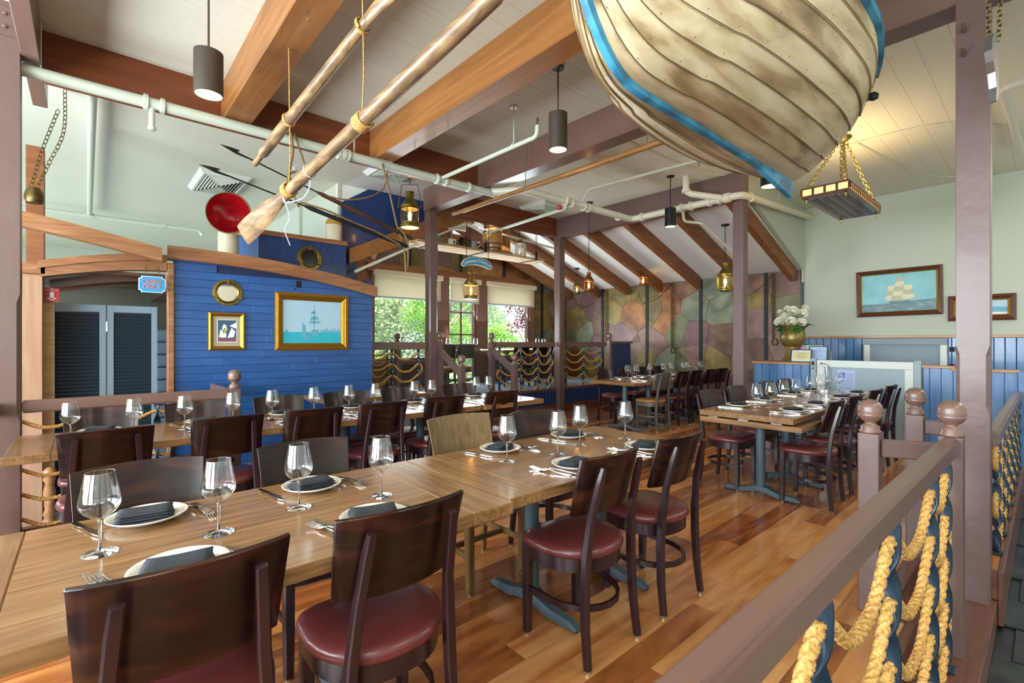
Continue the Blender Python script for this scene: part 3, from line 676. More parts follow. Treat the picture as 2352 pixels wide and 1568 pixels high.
# interior behind the doorway
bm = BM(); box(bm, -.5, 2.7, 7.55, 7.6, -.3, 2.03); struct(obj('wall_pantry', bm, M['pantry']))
bm = BM(); box(bm, -.5, .6, Y0+.1, 7.6, 2.0, 2.03); box(bm, .6, 2.75, Y0+.1, 7.6, 1.85, 1.9); struct(obj('roof_light_blocker', bm, M['mahog']))  # unseen roof added to keep the doorway interior dark
tw = BM()
for k in range(12): box(tw, .6, .95, 7.0, 7.4, .16+k*.15-.46, .30+k*.15-.46, .03)
tag(obj('linen_stack', tw, M['shutterf']), 'stack of folded white linen in the dark gap beside the louvered doors', 'linen')
for k, (x0, x1, sx) in enumerate(((-.275, .145, 'left'), (.155, .56, 'right'))):
    d = root('louvered_door', sx+' leaf of the pair of grey framed dark louvered doors', 'door', ((x0+x1)/2, 6.3, -.3))
    y0, y1, z0, z1 = 6.28, 6.315, -.28, 1.715; s = .05
    bm = BM()
    for a in ((x0, x0+s, z0, z1), (x1-s, x1, z0, z1)): box(bm, a[0], a[1], y0, y1, a[2], a[3], .002)
    for a in ((z0, z0+.1), (z1-.07, z1), (.33, .40)): box(bm, x0+s, x1-s, y0, y1, a[0], a[1], .002)
    obj('door_frame', bm, M['shutterf'], d); z = z0+.11; bm0 = None
    while z < z1-.08:
        if not (.31 < z < .41):
            bm = BM(); quadbar(bm, (x0+s, 6.298, z+.012), (x1-s, 6.298, z+.012), .007, .044, (0, -.45, 1)); obj('slat', bm, M['shutter'], d)
        z += .0355
bm = BM()
for z in (1.5, .6): box(bm, .143, .157, 6.272, 6.282, z-.05, z+.05)
tag(obj('door_hinge', bm, M['chrome']), 'pale hinges joining the two louvered door leaves', 'hinge')
sp = root('turned_baluster', 'short turned wooden baluster standing by the left railing', 'baluster', (-.24, 5.75, -.3))
bm = BM(); lathe(bm, [(.05, 0), (.05, .1), (.032, .13), (.045, .16), (.03, .2), (.042, .35), (.028, .43), (.045, .46), (.036, .48), (.05, .53), (.02, .56), (0, .565)], 16, (-.24, 5.75, -.3)); obj('spindle', bm, M['arch'], sp, 'all')
# upper cabin box with portholes
uc = root('upper_cabin', 'small dark blue cabin box with brown cap above the deckhouse', 'cabin', (2.2, 6.8, 2.2))
x = 1.66
while x < 2.8:
    bm = BM(); box(bm, x+.001, min(x+.089, 2.82), 6.8, 6.82, 2.14, 2.74, .002); obj('board', bm, M['blued'], uc); x += .09
bm = BM(); prism(bm, [(1.66, 6.8), (1.44, 7.3), (1.44, 7.5), (2.8, 7.5), (2.8, 6.82), (1.66, 6.82)], fZ(0), 2.14, 2.74); obj('body', bm, M['blue'], uc)
bm = BM(); prism(bm, [(1.64, 6.78), (1.40, 7.3), (1.40, 7.52), (2.83, 7.52), (2.83, 6.78)], fZ(0), 2.74, 2.80); obj('cap', bm, M['arch'], uc)

# ================================================================== RAILINGS
def newel(x, y, z0, zt, label, wd=.088, group=None):
    n = root('newel_post', label, 'post', (x, y, z0)); bm = BM(); h = wd/2
    box(bm, x-h, x+h, y-h, y+h, z0, zt, .006); obj('shaft', bm, M['paint'], n)
    bm = BM(); lathe(bm, [(.045, 0), (.047, .012), (.038, .022), (.042, .034), (.024, .046), (.022, .056), (.04, .068), (.053, .088), (.054, .094), (.051, .098), (.0555, .103), (.052, .108), (.0555, .113), (.052, .118), (.0535, .124), (.047, .146), (.03, .163), (.008, .17)], 20, (x, y, zt)); obj('ball_finial', bm, M['painth'], n, 'all')
    return n
def baluster_bm(bm, x, y, z0, z1, ax, holes, wdt=.052):
    n = 44; rings = []
    for i in range(n+1):
        z = z0+(z1-z0)*i/n; ph = 0
        hs = [z0-.1]+list(holes)+[z1+.1]
        for a, b in zip(hs, hs[1:]):
            if a <= z <= b: t = (z-a)/(b-a); ph = PI*(hs.index(a)+3*t*t-2*t*t*t)
        # face normal along the rail at the holes
        base_a = 0 if ax == 'y' else PI/2
        c, s = math.cos(ph+base_a), math.sin(ph+base_a); w_, t_ = wdt/2, .007
        rings.append([bm.verts.new((x+c*a*w_-s*b*t_, y+s*a*w_+c*b*t_, z)) for a, b in ((-1, -.3), (-.8, -1), (.8, -1), (1, -.3), (1, .3), (.8, 1), (-.8, 1), (-1, .3))])
    for A, B in zip(rings, rings[1:]):
        for k in range(8): bm.faces.new((A[k], A[(k+1) % 8], B[(k+1) % 8], B[k]))
    bm.faces.new(rings[0][::-1]); bm.faces.new(rings[-1])
def railing(label, p0, p1, zb, zt, bal, levels, rr=.016, rw=.085, rh=.085, q=7, group=None, sag=.10, loops=True, seed=1, wdt=.052, ext=(0, 0)):
    """rope railing from p0 to p1 (xy); bal = distances of the twisted bars along it"""
    r = random.Random(seed); a, b = Vector((*p0, 0)), Vector((*p1, 0)); L = (b-a).length; d = (b-a)/L
    ax = 'x' if abs(d.x) > abs(d.y) else 'y'
    R_ = root('rope_railing', label, 'railing', ((a+b)/2).to_tuple()[:2]+(zb,))
    bm = BM(); quadbar(bm, (a.x, a.y, zt-rh/2), (b.x, b.y, zt-rh/2), rw, rh, (0, 0, 1)); bmesh.ops.bevel(bm, geom=bm.edges[:], offset=.012, segments=2, affect='EDGES'); obj('top_rail', bm, M['painth'], R_, True)
    top = zt-rh; lv = [zb+(top-zb)*f for f in levels]
    for s in bal:
        p = a+d*s; bm = BM(); baluster_bm(bm, p.x, p.y, zb+.006, top+.002, ax, sorted(lv), wdt); o = obj('twisted_bar', bm, M['blackiron'], R_, 'all')
        bm = BM(); box(bm, p.x-.035, p.x+.035, p.y-.035, p.y+.035, zb-.002, zb+.008, .002); obj('foot_plate', bm, M['blackiron'], o, world=False)
        o.children[0].location = -R_.location
    ends = ([0.005] if ext[0] else [])+list(bal)+([L-.06] if ext[1] else [])
    for k, z in enumerate(lv):
        pts = []
        for i, s in enumerate(ends):
            pts.append((s, z))
            if i < len(ends)-1:
                t = ends[i+1]; sg = sag*r.uniform(.75, 1.2)
                pts += [(s+(t-s)*.3, z-sg*.86), ((s+t)/2, z-sg), (s+(t-s)*.7, z-sg*.86)]
        P = [((a+d*s).x, (a+d*s).y, zz) for s, zz in pts]; bm = BM()
        if len(P) > 1: rope(bm, P, rr, q=q); obj('rope', bm, M['rope'], R_, 'all')
    if loops:
        for e, sgn in ((ends[0], -1), (ends[-1], 1)):
            if ext[0 if sgn < 0 else 1]: continue
            for k in range(0 if sgn > 0 else 1, len(lv)-1, 2):
                z0_, z1_ = lv[k], lv[k+1]; P = [(e, z0_), (e+sgn*.045, z0_+(z1_-z0_)*.18), (e+sgn*.06, (z0_+z1_)/2), (e+sgn*.045, z0_+(z1_-z0_)*.82), (e, z1_)]
                bm = BM(); rope(bm, [((a+d*s).x, (a+d*s).y, zz) for s, zz in P], rr, q=q); obj('rope', bm, M['rope'], R_, 'all')
    return R_
LV = (.10, .31, .52, .73, .93)
# foreground
railing('rope railing in the right foreground with a broad mauve brown handrail', (-.85, .335), (3.03, .31), -.115, .9, (.15, .80, 1.41, 2.01, 2.67, 3.37, 3.73), LV, .0175, .062, .085, 8, sag=.13, seed=4, wdt=.05)
newel(3.07, .309, -.15, .90, 'ball-topped newel at the end of the foreground handrail, nearest the big post')
newel(2.95, .60, .0, .89, 'ball-topped newel at the left of the step opening, on the dining floor')
newel(3.90, .56, .0, .89, 'farthest of the three ball-topped newels beside the big foreground post')
def shortrail(p0, p1, z, label):
    bm = BM(); quadbar(bm, p0+(z,), p1+(z,), .05, .085); bmesh.ops.bevel(bm, geom=bm.edges[:], offset=.006, segments=1, affect='EDGES'); return tag(obj('short_rail', bm, M['paint']), label, 'rail')
shortrail((2.955, .56), (3.06, .35), .82, 'short rail joining the two newels left of the step opening')
shortrail((3.90, .52), (3.93, .34), .82, 'short rail from the farthest newel to the big foreground post')
railing('long rope railing running away behind the big foreground post to the blue half wall', (4.02, .225), (7.55, .225), .01, .815, (.3, .75, 1.2, 1.65, 2.1, 2.55, 3.0, 3.4), LV, .016, .06, .085, 6, sag=.1, seed=9)
# left side
railing('rope railing behind the second table row at the left, in front of the louvered doors', (-.35, 4.86), (.95, 4.86), .0, .93, (.30, .78, 1.18), LV, .015, .06, .09, 6, sag=.07, seed=12, ext=(1, 0))
newel(.99, 4.86, 0, .93, 'ball-topped newel in front of the left part of the blue deckhouse wall')
shortrail((.99, 4.9), (.99, 5.85), .87, 'short rail running back from the left newel to the deckhouse wall')
railing('short rope railing at the extreme left edge beside the tall post', (-.47, 2.6), (-.47, 4.78), .0, .93, (.4, 1.0, 1.55, 2.0), LV, .016, .06, .09, 6, sag=.1, seed=15)
t = BM()
rt = random.Random(5)
for k in range(26):
    a = rt.uniform(-.5, .5); tube(t, [(-.395, 3.30, .46), (-.37+.05*a, 3.31, .40), (-.36+.09*a, 3.30+rt.uniform(-.02, .02), .30)], .004, 4)
tag(obj('rope_tassel', t, M['rope']), 'frayed rope end hanging at the left edge above the front table', 'rope')
# wardroom railings
railing('rope railing on the wardroom edge right of the steps, up to the corner post', (5.2, 6.3), (6.70, 6.3), PZ+.02, 1.34, (.12, .62, 1.05, 1.38), LV, .016, .06, .095, 6, sag=.1, seed=20)
railing('rope railing on the wardroom edge right of the corner post', (6.9, 6.3), (8.3, 6.3), PZ+.02, 1.34, (.12, .65, 1.18), LV, .016, .06, .095, 6, sag=.1, seed=22)
railing('rope railing on the wardroom edge between deckhouse wall and the lantern post', (2.6, 6.36), (3.9, 6.36), PZ+.02, 1.34, (.2, .72, 1.16), LV, .018, .06, .11, 6, sag=.1, seed=25)
railing('farther rope railing inside the wardroom seen behind the one left of the steps', (2.9, 7.55), (3.95, 7.55), PZ, 1.34, (.2, .62, .95), LV, .016, .06, .09, 6, sag=.1, seed=27)
newel(4.10, 6.30, PZ, 1.33, 'tall newel at the left side of the wardroom steps')
newel(5.14, 6.30, PZ, 1.33, 'tall newel at the right side of the wardroom steps')
newel(4.02, 7.5, PZ, 1.33, 'newel inside the wardroom seen against the left window')
newel(8.42, 6.30, PZ, 1.36, 'newel at the right end of the wardroom railing beside the blue panel')
for x, s in ((4.10, 'left'), (5.14, 'right')):
    newel(x, 5.72, 0, .98, 'low newel at the foot of the '+s+' stair rail')
    bm = BM(); quadbar(bm, (x, 6.26, 1.19), (x, 5.76, .89), .05, .1); tag(obj('stair_rail', bm, M['paint']), 'sloping stair rail on the '+s+' side of the wardroom steps', 'rail')
bp_ = root('blue_partition', 'narrow deep blue board partition with sloping brown cap beside the copper wall', 'partition', (8.8, 6.3, .1))
x = 8.48
while x < 9.15:
    bm = BM(); box(bm, x+.002, x+.073, 6.27, 6.3, .15, 1.31); obj('board', bm, M['blued'], bp_); x += .075
bm = BM(); box(bm, 8.44, 9.2, 6.24, 6.34, 1.31, 1.355, .004); obj('cap', bm, M['painth'], bp_)

# ================================================================== TABLES
def table(label, x0, x1, y0, y1, cols, z=.75, leaf=False, bb=True, zf=0, group=None, dz=0):
    T = root('dining_table', label, 'table', ((x0+x1)/2, (y0+y1)/2, zf), 0, group); th = .046
    b = .185 if bb else 0; z += dz
    bm = BM(); box(bm, x0+b+.0005, x1-b-.0005, y0, y1, z-th, z, .003); obj('tabletop', bm, M['table'], T)
    if bb:
        for p, q in ((x0, x0+b), (x1-b, x1)): bm = BM(); box(bm, p, q, y0, y1, z-th, z+.0004, .003); obj('breadboard_end', bm, M['tablebb'], T)
    if leaf:
        bm = BM(); box(bm, x0+.0, x0+.5, y0-.06, y1+.0, z-th-.055, z-th-.012, .003); lf = obj('folded_leaf', bm, M['tablebb'], T)
        for y in (y0+.12, (y0+y1)/2, y1-.12):
            bm = BM(); box(bm, x0-.002, x0+.03, y-.04, y+.04, z-th-.0115, z-th-.0005); obj('hinge', bm, M['chrome'], T)
    ym = (y0+y1)/2; hl = min(.27, (y1-y0)*.36)
    for x in cols:
        bm = BM(); lathe(bm, [(.038, .075+zf), (.038, z-th-.02-(.06 if leaf else 0)), (.075, z-th-.02-(.06 if leaf else 0)), (.075, z-th)], 20, (x, ym, 0)); obj('column', bm, M['iron'], T, True)
        bm = BM(); P = [(-hl-.04, .012, .02), (-hl, .035, .026), (-hl*.55, .042, .03), (-.06, .075, .045), (0, .085, .052), (.06, .075, .045), (hl*.55, .042, .03), (hl, .035, .026), (hl+.04, .012, .02)]
        rings = []
        for yy, hz, wv in P:
            rings.append([bm.verts.new((x+i*wv, ym+yy, zf+j)) for i, j in ((-1, max(.008, hz-.035)), (1, max(.008, hz-.035)), (1, hz-.008), (.75, hz+.008), (-.75, hz+.008), (-1, hz-.008))])
        for A, B in zip(rings, rings[1:]):
            for k in range(6): bm.faces.new((A[k], A[(k+1) % 6], B[(k+1) % 6], B[k]))
        bm.faces.new(rings[0][::-1]); bm.faces.new(rings[-1])
        for s in (-1, 1): lathe(bm, [(.014, 0), (.014, .022)], 8, (x, ym+s*(hl+.01), zf))
        obj('cast_foot', bm, M['castiron'], T, True)
    return T
table('front table, left half, running out of the picture at lower left', -.33, 1.197, 1.335, 2.155, (.1, .72))
table('front table, right half, its end pointing at the open floor', 1.203, 2.70, 1.365, 2.155, (1.70, 2.27))
table('second table row, leftmost table with its free end by the tall left post', -.33, 1.197, 3.575, 4.335, (.1, .74))
table('second table row, middle table', 1.203, 2.77, 3.545, 4.305, (1.62, 2.34))
table('second table row, small square table at its right end', 2.79, 3.56, 3.50, 4.28, (3.0,), dz=.004)
table('small empty table against the blue deckhouse wall behind the second row', 1.82, 3.0, 4.85, 5.6, (2.15, 2.7), bb=False)
table('long right-hand table, near half with a folded leaf under its end', 4.06, 5.47, 1.31, 2.06, (4.42, 5.05), leaf=True, bb=False)
table('long right-hand table, far half by the white lift gate', 5.476, 6.88, 1.31, 2.06, (5.85, 6.5), bb=False)
table('back table near the copper wall, left half by the grey chair', 5.86, 7.3, 3.95, 4.75, (6.2, 6.85), bb=False)
table('back table near the copper wall, right half', 7.306, 8.76, 3.95, 4.75, (7.7, 8.4), bb=False)
table('wardroom table in front of the paned middle window', 4.95, 6.05, 7.35, 8.05, (5.5,), z=PZ+.75, bb=False, zf=PZ)
table('wardroom table in front of the right-hand window', 6.3, 8.0, 7.35, 8.05, (6.7, 7.6), z=PZ+.75, bb=False, zf=PZ)

# ================================================================== CHAIRS
def make_chair(name, label, mw, ml, ms, group=None, square=False):
    C_ = root(name, label, 'chair')
    def loft(P, wd, th):          # rectangular tapering post through points
        bm = BM(); rings = []
        for i, p in enumerate(P):
            a = Vector(P[max(i-1, 0)]); b = Vector(P[min(i+1, len(P)-1)]); d = (b-a).normalized(); s = Vector((1, 0, 0)); u = d.cross(s).normalized(); s = u.cross(d).normalized()
            w_, t_ = (wd[i]/2, th[i]/2); p = Vector(p)
            rings.append([bm.verts.new(p+s*x*w_+u*y*t_) for x, y in ((-1, -.7), (-.7, -1), (.7, -1), (1, -.7), (1, .7), (.7, 1), (-.7, 1), (-1, .7))])
        for A, B in zip(rings, rings[1:]):
            for k in range(8): bm.faces.new((A[k], A[(k+1) % 8], B[(k+1) % 8], B[k]))
        bm.faces.new(rings[0][::-1]); bm.faces.new(rings[-1]); return bm
    # seat cushion: rounded trapezoid
    n = 28; out = []
    for i in range(n):
        th = 2*PI*i/n; c, s = math.cos(th), math.sin(th); e = .42 if s > 0 else .8
        x = .22*math.copysign(abs(c)**e, c); y = .197*math.copysign(abs(s)**(.42 if s > 0 else .9), s)
        if s < 0: x *= 1-.14*abs(s)
        out.append((x, y+.012))
    bm = BM(); rings = []
    for k, (sc_, z) in enumerate(((.955, .428), (.995, .436), (1.0, .452), (.97, .466), (.88, .474), (.6, .479), (.25, .481))): rings.append([bm.verts.new((x*sc_, y*sc_, z)) for x, y in out])
    for A, B in zip(rings, rings[1:]):
        for k in range(n): bm.faces.new((A[k], A[(k+1) % n], B[(k+1) % n], B[k]))
    bm.faces.new(rings[0][::-1]); bm.faces.new(rings[-1]); obj('seat', bm, ms, C_, 'all', world=False)
    bm = BM(); R2 = [[(x*k, y*k) for x, y in out] for k in (.93, .87)]
    o_, i_ = R2; vo = [[bm.verts.new((x, y, z)) for x, y in o_] for z in (.368, .429)]; vi = [[bm.verts.new((x, y, z)) for x, y in i_] for z in (.368, .429)]
    for k in range(n):
        j = (k+1) % n; bm.faces.new((vo[0][k], vo[0][j], vo[1][j], vo[1][k])); bm.faces.new((vi[0][j], vi[0][k], vi[1][k], vi[1][j])); bm.faces.new((vo[0][j], vo[0][k], vi[0][k], vi[0][j])); bm.faces.new((vo[1][k], vo[1][j], vi[1][j], vi[1][k]))
    obj('seat_frame', bm, ml, C_, True, world=False)
    # backrest: bowed, tilted board
    bm = BM(); nx = 12; g = {}
    for sd in (0, 1):
        for j in range(2):
            for i in range(nx+1):
                x = -1+2*i/nx; z = (.622, .872)[j]; w_ = (.193, .207)[j]; y = (-.160, -.226)[j]+.052*x*x+.006
                zz = z+(.006*(1-x*x) if j else -.0)
                g[sd, j, i] = bm.verts.new((x*w_, y-(.015 if sd else 0), zz-(.003 if sd else 0)))
    for i in range(nx):
        bm.faces.new((g[0, 0, i], g[0, 0, i+1], g[0, 1, i+1], g[0, 1, i])); bm.faces.new((g[1, 0, i+1], g[1, 0, i], g[1, 1, i], g[1, 1, i+1]))
        bm.faces.new((g[0, 1, i], g[0, 1, i+1], g[1, 1, i+1], g[1, 1, i])); bm.faces.new((g[0, 0, i+1], g[0, 0, i], g[1, 0, i], g[1, 0, i+1]))
    for i in (0, nx): bm.faces.new((g[0, 0, i], g[0, 1, i], g[1, 1, i], g[1, 0, i]))
    bmesh.ops.recalc_face_normals(bm, faces=bm.faces[:]); bmesh.ops.bevel(bm, geom=[e for e in bm.edges if e.calc_face_angle(0) > .8], offset=.002, segments=1, affect='EDGES')
    obj('backrest', bm, mw, C_, True, world=False)
    for s in (-1, 1):
        P = [(s*.128, -.236, .835), (s*.134, -.218, .77), (s*.145, -.183, .62), (s*.158, -.168, .47), (s*.165, -.165, .34), (s*.172, -.172, .17), (s*.178, -.19, .012)]
        bm = loft(P, [.026, .03, .03, .034, .034, .032, .028], [.018, .028, .03, .036, .036, .034, .03]); lg = obj('leg', bm, ml, C_, True, world=False)
        bm = BM(); lathe(bm, [(.012, 0), (.014, .012)], 8, P[-1][:2]+(0,)); obj('glide', bm, M['glide'], lg, world=False)
        Q = [(s*.172, .165, .43), (s*.172, .168, .2), (s*.172, .17, .012)]
        bm = loft(Q, [.042, .04, .034], [.042, .04, .034]); lg = obj('leg', bm, ml, C_, True, world=False)
        bm = BM(); lathe(bm, [(.012, 0), (.014, .012)], 8, (s*.172, .17, 0)); obj('glide', bm, M['glide'], lg, world=False)
    # stretcher
    bm = BM()
    if square:
        for s in (-1, 1): quadbar(bm, (s*.172, .165, .19), (s*.170, -.185, .19), .016, .03)
        quadbar(bm, (-.172, 0, .19), (.172, 0, .19), .016, .03)
    else:
        P = [(-.172, .165, .215), (-.178, .02, .215)]+[(-.178*math.cos(a), .02-.195*math.sin(a), .215) for a in [PI*i/10 for i in range(1, 10)]]+[(.178, .02, .215), (.172, .165, .215)]
        for sgn in (0,):
            rings = []
            for p, a, b in frames(P):
                d = (a if abs(a.z) < abs(b.z) else b); d = Vector((d.x, d.y, 0)).normalized()
                # keep orientation outward
                o = Vector((p.x, p.y-.02, 0)); d = d if d.dot(o) > 0 else -d
                rings.append([bm.verts.new(p+d*u*.007+Vector((0, 0, v*.013))) for u, v in ((-1, -1), (1, -1), (1, 1), (-1, 1))])
            for A, B in zip(rings, rings[1:]):
                for k in range(4): bm.faces.new((A[k], A[(k+1) % 4], B[(k+1) % 4], B[k]))
            bm.faces.new(rings[0][::-1]); bm.faces.new(rings[-1])
    obj('stretcher', bm, ml, C_, True, world=False)
    return C_
chA = make_chair('dining_chair', 'x', M['chair'], M['chairleg'], M['burgundy'])
chB = make_chair('dining_chair', 'x', M['oakchair'], M['oakchair'], M['blackseat'], square=True)
chG = make_chair('dining_chair', 'x', M['greychair'], M['greychair'], M['tanseat'])
used = set()
def place(proto, x, y, face, label, z=0, group=None):
    rz = 0 if face == 'n' else PI
    rz += R(random.uniform(-1.5, 1.5))
    if proto.name not in used:
        used.add(proto.name); proto.location = (x, y, z); proto.rotation_euler = (0, 0, rz); proto['label'] = label
        if group: proto['group'] = group
        return proto
    return dup(proto, (x, y, z), rz, label, group)
ORD = ['first', 'second', 'third', 'fourth', 'fifth', 'sixth', 'seventh']
DC = 'dark chair with burgundy seat'
# front table near side (backs towards the camera)
for i, x in enumerate((.175, .705, 1.70, 2.29)):
    place(chA, x, 1.44, 'n', (DC+', the nearest one at lower left', DC+', second from the left on near side of front table', DC+', third from the left on near side of front table', DC+', rightmost on near side of front table')[i], group='chairs on near side of front table')
for i, x in enumerate((.16, .775, None, 2.28)):
    if x is not None: place(chA, x, 2.185, 's', (DC+', leftmost on far side of front table', DC+', second from the left on far side of front table', '', DC+', rightmost on far side of front table')[i], group='chairs on far side of front table')
c = place(chB, 1.72, 2.235, 's', 'light oak chair with a black seat on far side of front table'); c.scale = (1.12, 1.06, 1.02)
for i, (x, y) in enumerate(((.09, 3.60), (.68, 3.66), (1.22, 3.66), (1.755, 3.66), (2.345, 3.68), (3.01, 3.70))):
    place(chA, x, y, 'n', DC+', '+ORD[i]+' from left, near side of second row', group='chairs on the near side of the second table row')
for i, (x, y) in enumerate(((.08, 4.30), (.64, 4.29), (1.25, 4.28), (1.83, 4.27), (2.40, 4.27), (3.12, 4.25))):
    place(chA, x, y, 's', DC+', '+ORD[i]+' from left, far side of second row', group='chairs on the far side of the second table row')
for i, x in enumerate((4.57, 5.15, 5.93, 6.62)):
    place(chA, x, 1.335, 'n', DC+', '+ORD[i]+' from front, right side of right-hand table', group='chairs on the right side of the long right-hand table')
    place(chA, (4.58, 5.16, 6.0, 6.57)[i], 2.045, 's', DC+', '+ORD[i]+' from front, left side of right-hand table', group='chairs on the left side of the long right-hand table')
place(chG, 6.52, 4.06, 'n', 'grey wooden chair with a tan seat at the near side of the back table')
for i, x in enumerate((7.14, 7.6, 8.12, 8.55)):
    place(chA, x, 4.07, 'n', DC+', '+ORD[i]+' right of the grey chair, back table', group='chairs on the near side of the back table')
for i, x in enumerate((6.6, 7.18, 7.72, 8.25)):
    place(chA, x, 4.86, 's', DC+', '+ORD[i]+' from left, far side of back table', group='chairs on the far side of the back table')
for x, nm in ((4.66, 'left one by the stair newel'), (5.08, 'right one facing the window')):
    place(chG, x, 7.1, 'n', 'grey chair with tan seat in the wardroom, '+nm, PZ)
for i, x in enumerate((6.48, 7.0, 7.5)):
    place(chA, x, 7.15, 'n', DC+' in the wardroom, '+ORD[i]+' from left behind the railing', PZ, 'chairs in the wardroom')

# ================================================================== PLACE SETTINGS
def one(name, cat, bm, mat, smooth=True):
    o = obj(name, bm, mat, None, smooth); o['category'] = cat; return o
P_gl = root('wine_glass', 'x', 'glass')
bm = BM(); lathe(bm, [(.0, .0975), (.01, .0985), (.022, .1045), (.036, .116), (.0455, .1305), (.0485, .142), (.0475, .153), (.034, .2295)], 28, cap=False); torus(bm, (0, 0, .2295), (1, 0, 0), (0, 1, 0), .034, .034, .0009, 28, 4); obj('bowl', bm, M['bowl'], P_gl, 'all', world=False)
bm = BM(); lathe(bm, [(.0425, .0), (.043, .0015), (.03, .004), (.01, .008), (.0045, .014), (.0035, .05), (.004, .085), (.006, .096), (.003, .0985)], 20); obj('stem', bm, M['glass'], P_gl, 'all', world=False)
bm = BM(); lathe(bm, [(.065, 0), (.07, .003), (.098, .011), (.112, .02), (.1135, .0225), (.111, .0235), (.096, .015), (.068, .0075), (0, .0065)], 36); P_pl = one('plate', 'plate', bm, M['china'], 'all')
bm = BM(); rn = random.Random(8)
for k in range(4):          # folded cloth: stacked soft layers
    L = .080-.002*k; W = .054-.0015*k; z0 = .001+k*.0078; n1, n2 = 9, 6; g = {}
    for sd in (0, 1):
        for i in range(n1+1):
            for j in range(n2+1):
                x, y = -1+2*i/n1, -1+2*j/n2; wv = .0016*math.sin(2.2*x+1.7*k)*(.4+k*.2)+.001*math.sin(3*y+k)
                e = max(abs(x), abs(y))**10
                z = z0+(.0072*(1-.7*e) if sd else .0008*e)+wv*(.3+.25*k)+.002*k*.2
                g[sd, i, j] = bm.verts.new((x*L+.002*math.sin(2*y+k*2), y*W+.002*math.sin(1.5*x+k*2), max(z, .0006)))
    for i in range(n1):
        for j in range(n2):
            for sd in (0, 1): bm.faces.new((g[sd, i, j], g[sd, i+1, j], g[sd, i+1, j+1], g[sd, i, j+1]))
    for i in range(n1):
        for j in (0, n2): bm.faces.new((g[0, i, j], g[0, i+1, j], g[1, i+1, j], g[1, i, j]))
    for j in range(n2):
        for i in (0, n1): bm.faces.new((g[0, i, j], g[0, i, j+1], g[1, i, j+1], g[1, i, j]))
P_np = one('napkin', 'napkin', bm, M['napkin'], 'all')
def flat(bm, pts, th):     # ribbon: (y, halfwidth, z)
    r_ = [[bm.verts.new((s*wd, y, z+t)) for s, t in ((-1, 0), (1, 0), (1, th), (-1, th))] for y, wd, z in pts]
    for A, B in zip(r_, r_[1:]):
        for k in range(4): bm.faces.new((A[k], A[(k+1) % 4], B[(k+1) % 4], B[k]))
    bm.faces.new(r_[0][::-1]); bm.faces.new(r_[-1])
bm = BM(); flat(bm, [(-.1, .008, .001), (-.085, .0095, .001), (-.05, .006, .004), (0, .0035, .010), (.025, .005, .010), (.035, .0105, .007), (.045, .0125, .004), (.055, .0125, .002)], .0022)
for k in (-3, -1, 1, 3):
    rr_ = [[bm.verts.new((k*.0034+s*.0013, y, z+t)) for s, t in ((-1, 0), (1, 0), (1, .002), (-1, .002))] for y, z in ((.055, .002), (.08, .003), (.103, .0085))]
    for A, B in zip(rr_, rr_[1:]):
        for q in range(4): bm.faces.new((A[q], A[(q+1) % 4], B[(q+1) % 4], B[q]))
    bm.faces.new(rr_[0][::-1]); bm.faces.new(rr_[-1])
P_fk = one('fork', 'fork', bm, M['steel']); P_fk.scale = (1.2, 1.08, 1.1)
bm = BM(); flat(bm, [(-.115, .006, .002), (-.1, .009, .002), (-.05, .0075, .003), (-.02, .005, .003), (-.012, .006, .003), (0, .0095, .003), (.06, .0095, .003), (.085, .007, .003), (.1, .001, .003)], .0035)
P_kn = one('knife', 'knife', bm, M['steel'])
first = {}
def put(P, x, y, z, rz, label, group):
    if P.name not in first: first[P.name] = 1; o = P
    else:
        o = P.copy(); COL.objects.link(o)
        for ch in KIDS(P):
            d = ch.copy(); COL.objects.link(d); d.parent = o
    o.location = (x, y, z); o.rotation_euler = (0, 0, rz); o['label'] = label; o['group'] = group; return o
rs = random.Random(31)
def setting(x, yb, face, z, where, tb, dx=0, full=True):
    """yb: table edge on the sitter's side"""
    s = 1 if face == 'n' else -1; j = lambda a: rs.uniform(-a, a)
    px, py = x+dx+j(.008), yb+s*(.145+j(.01)); th = 0 if s > 0 else PI
    put(P_gl, px+s*.13+j(.015), yb+s*.36+j(.012), z, 0, 'wine glass '+where, 'wine glasses on '+tb)
    if not full: return
    put(P_pl, px, py, z, 0, 'white plate '+where, 'plates on '+tb)
    put(P_np, px+j(.008), py+j(.008), z+.0078, th+R(rs.uniform(-22, 22)), 'dark napkin '+where, 'napkins on '+tb)
    put(P_fk, px-s*.155, py+s*.015, z, th+R(rs.uniform(4, 14)), 'outer fork '+where, 'forks on '+tb)
    put(P_fk, px-s*.137, py-s*.008, z+.0008, th+R(rs.uniform(14, 26)), 'inner fork '+where, 'forks on '+tb).location.z = z+.004
    put(P_kn, px+s*.15, py-s*.005, z, th+R(rs.uniform(8, 20)), 'knife '+where, 'knives on '+tb)
Z1 = .7504
for i, x in enumerate((.19, .72, 1.75, 2.34)): setting(x, 1.365, 'n', Z1, ('nearest the lower left corner, near side of the front table', 'second from the left, near side of the front table', 'third from the left, near side of the front table', 'at the right end, near side of the front table')[i], 'the front table')
for i, x in enumerate((.15, .68, 1.70, 2.26)): setting(x, 2.155, 's', Z1, ('leftmost, far side of the front table', 'second from the left, far side of the front table', 'before the light oak chair, front table', 'at the right end, far side of the front table')[i], 'the front table')
for i, x in enumerate((.09, .68, 1.24, 1.755, 2.345, 3.05)): setting(x, 3.575, 'n', Z1+(.004 if i == 5 else 0), ORD[i]+' from the left, near side of the second row', 'the second table row')
for i, x in enumerate((.06, .64, 1.20, 1.80, 2.40, 3.15)): setting(x, 4.30, 's', Z1+(.004 if i == 5 else 0), ORD[i]+' from the left, far side of the second row', 'the second table row')
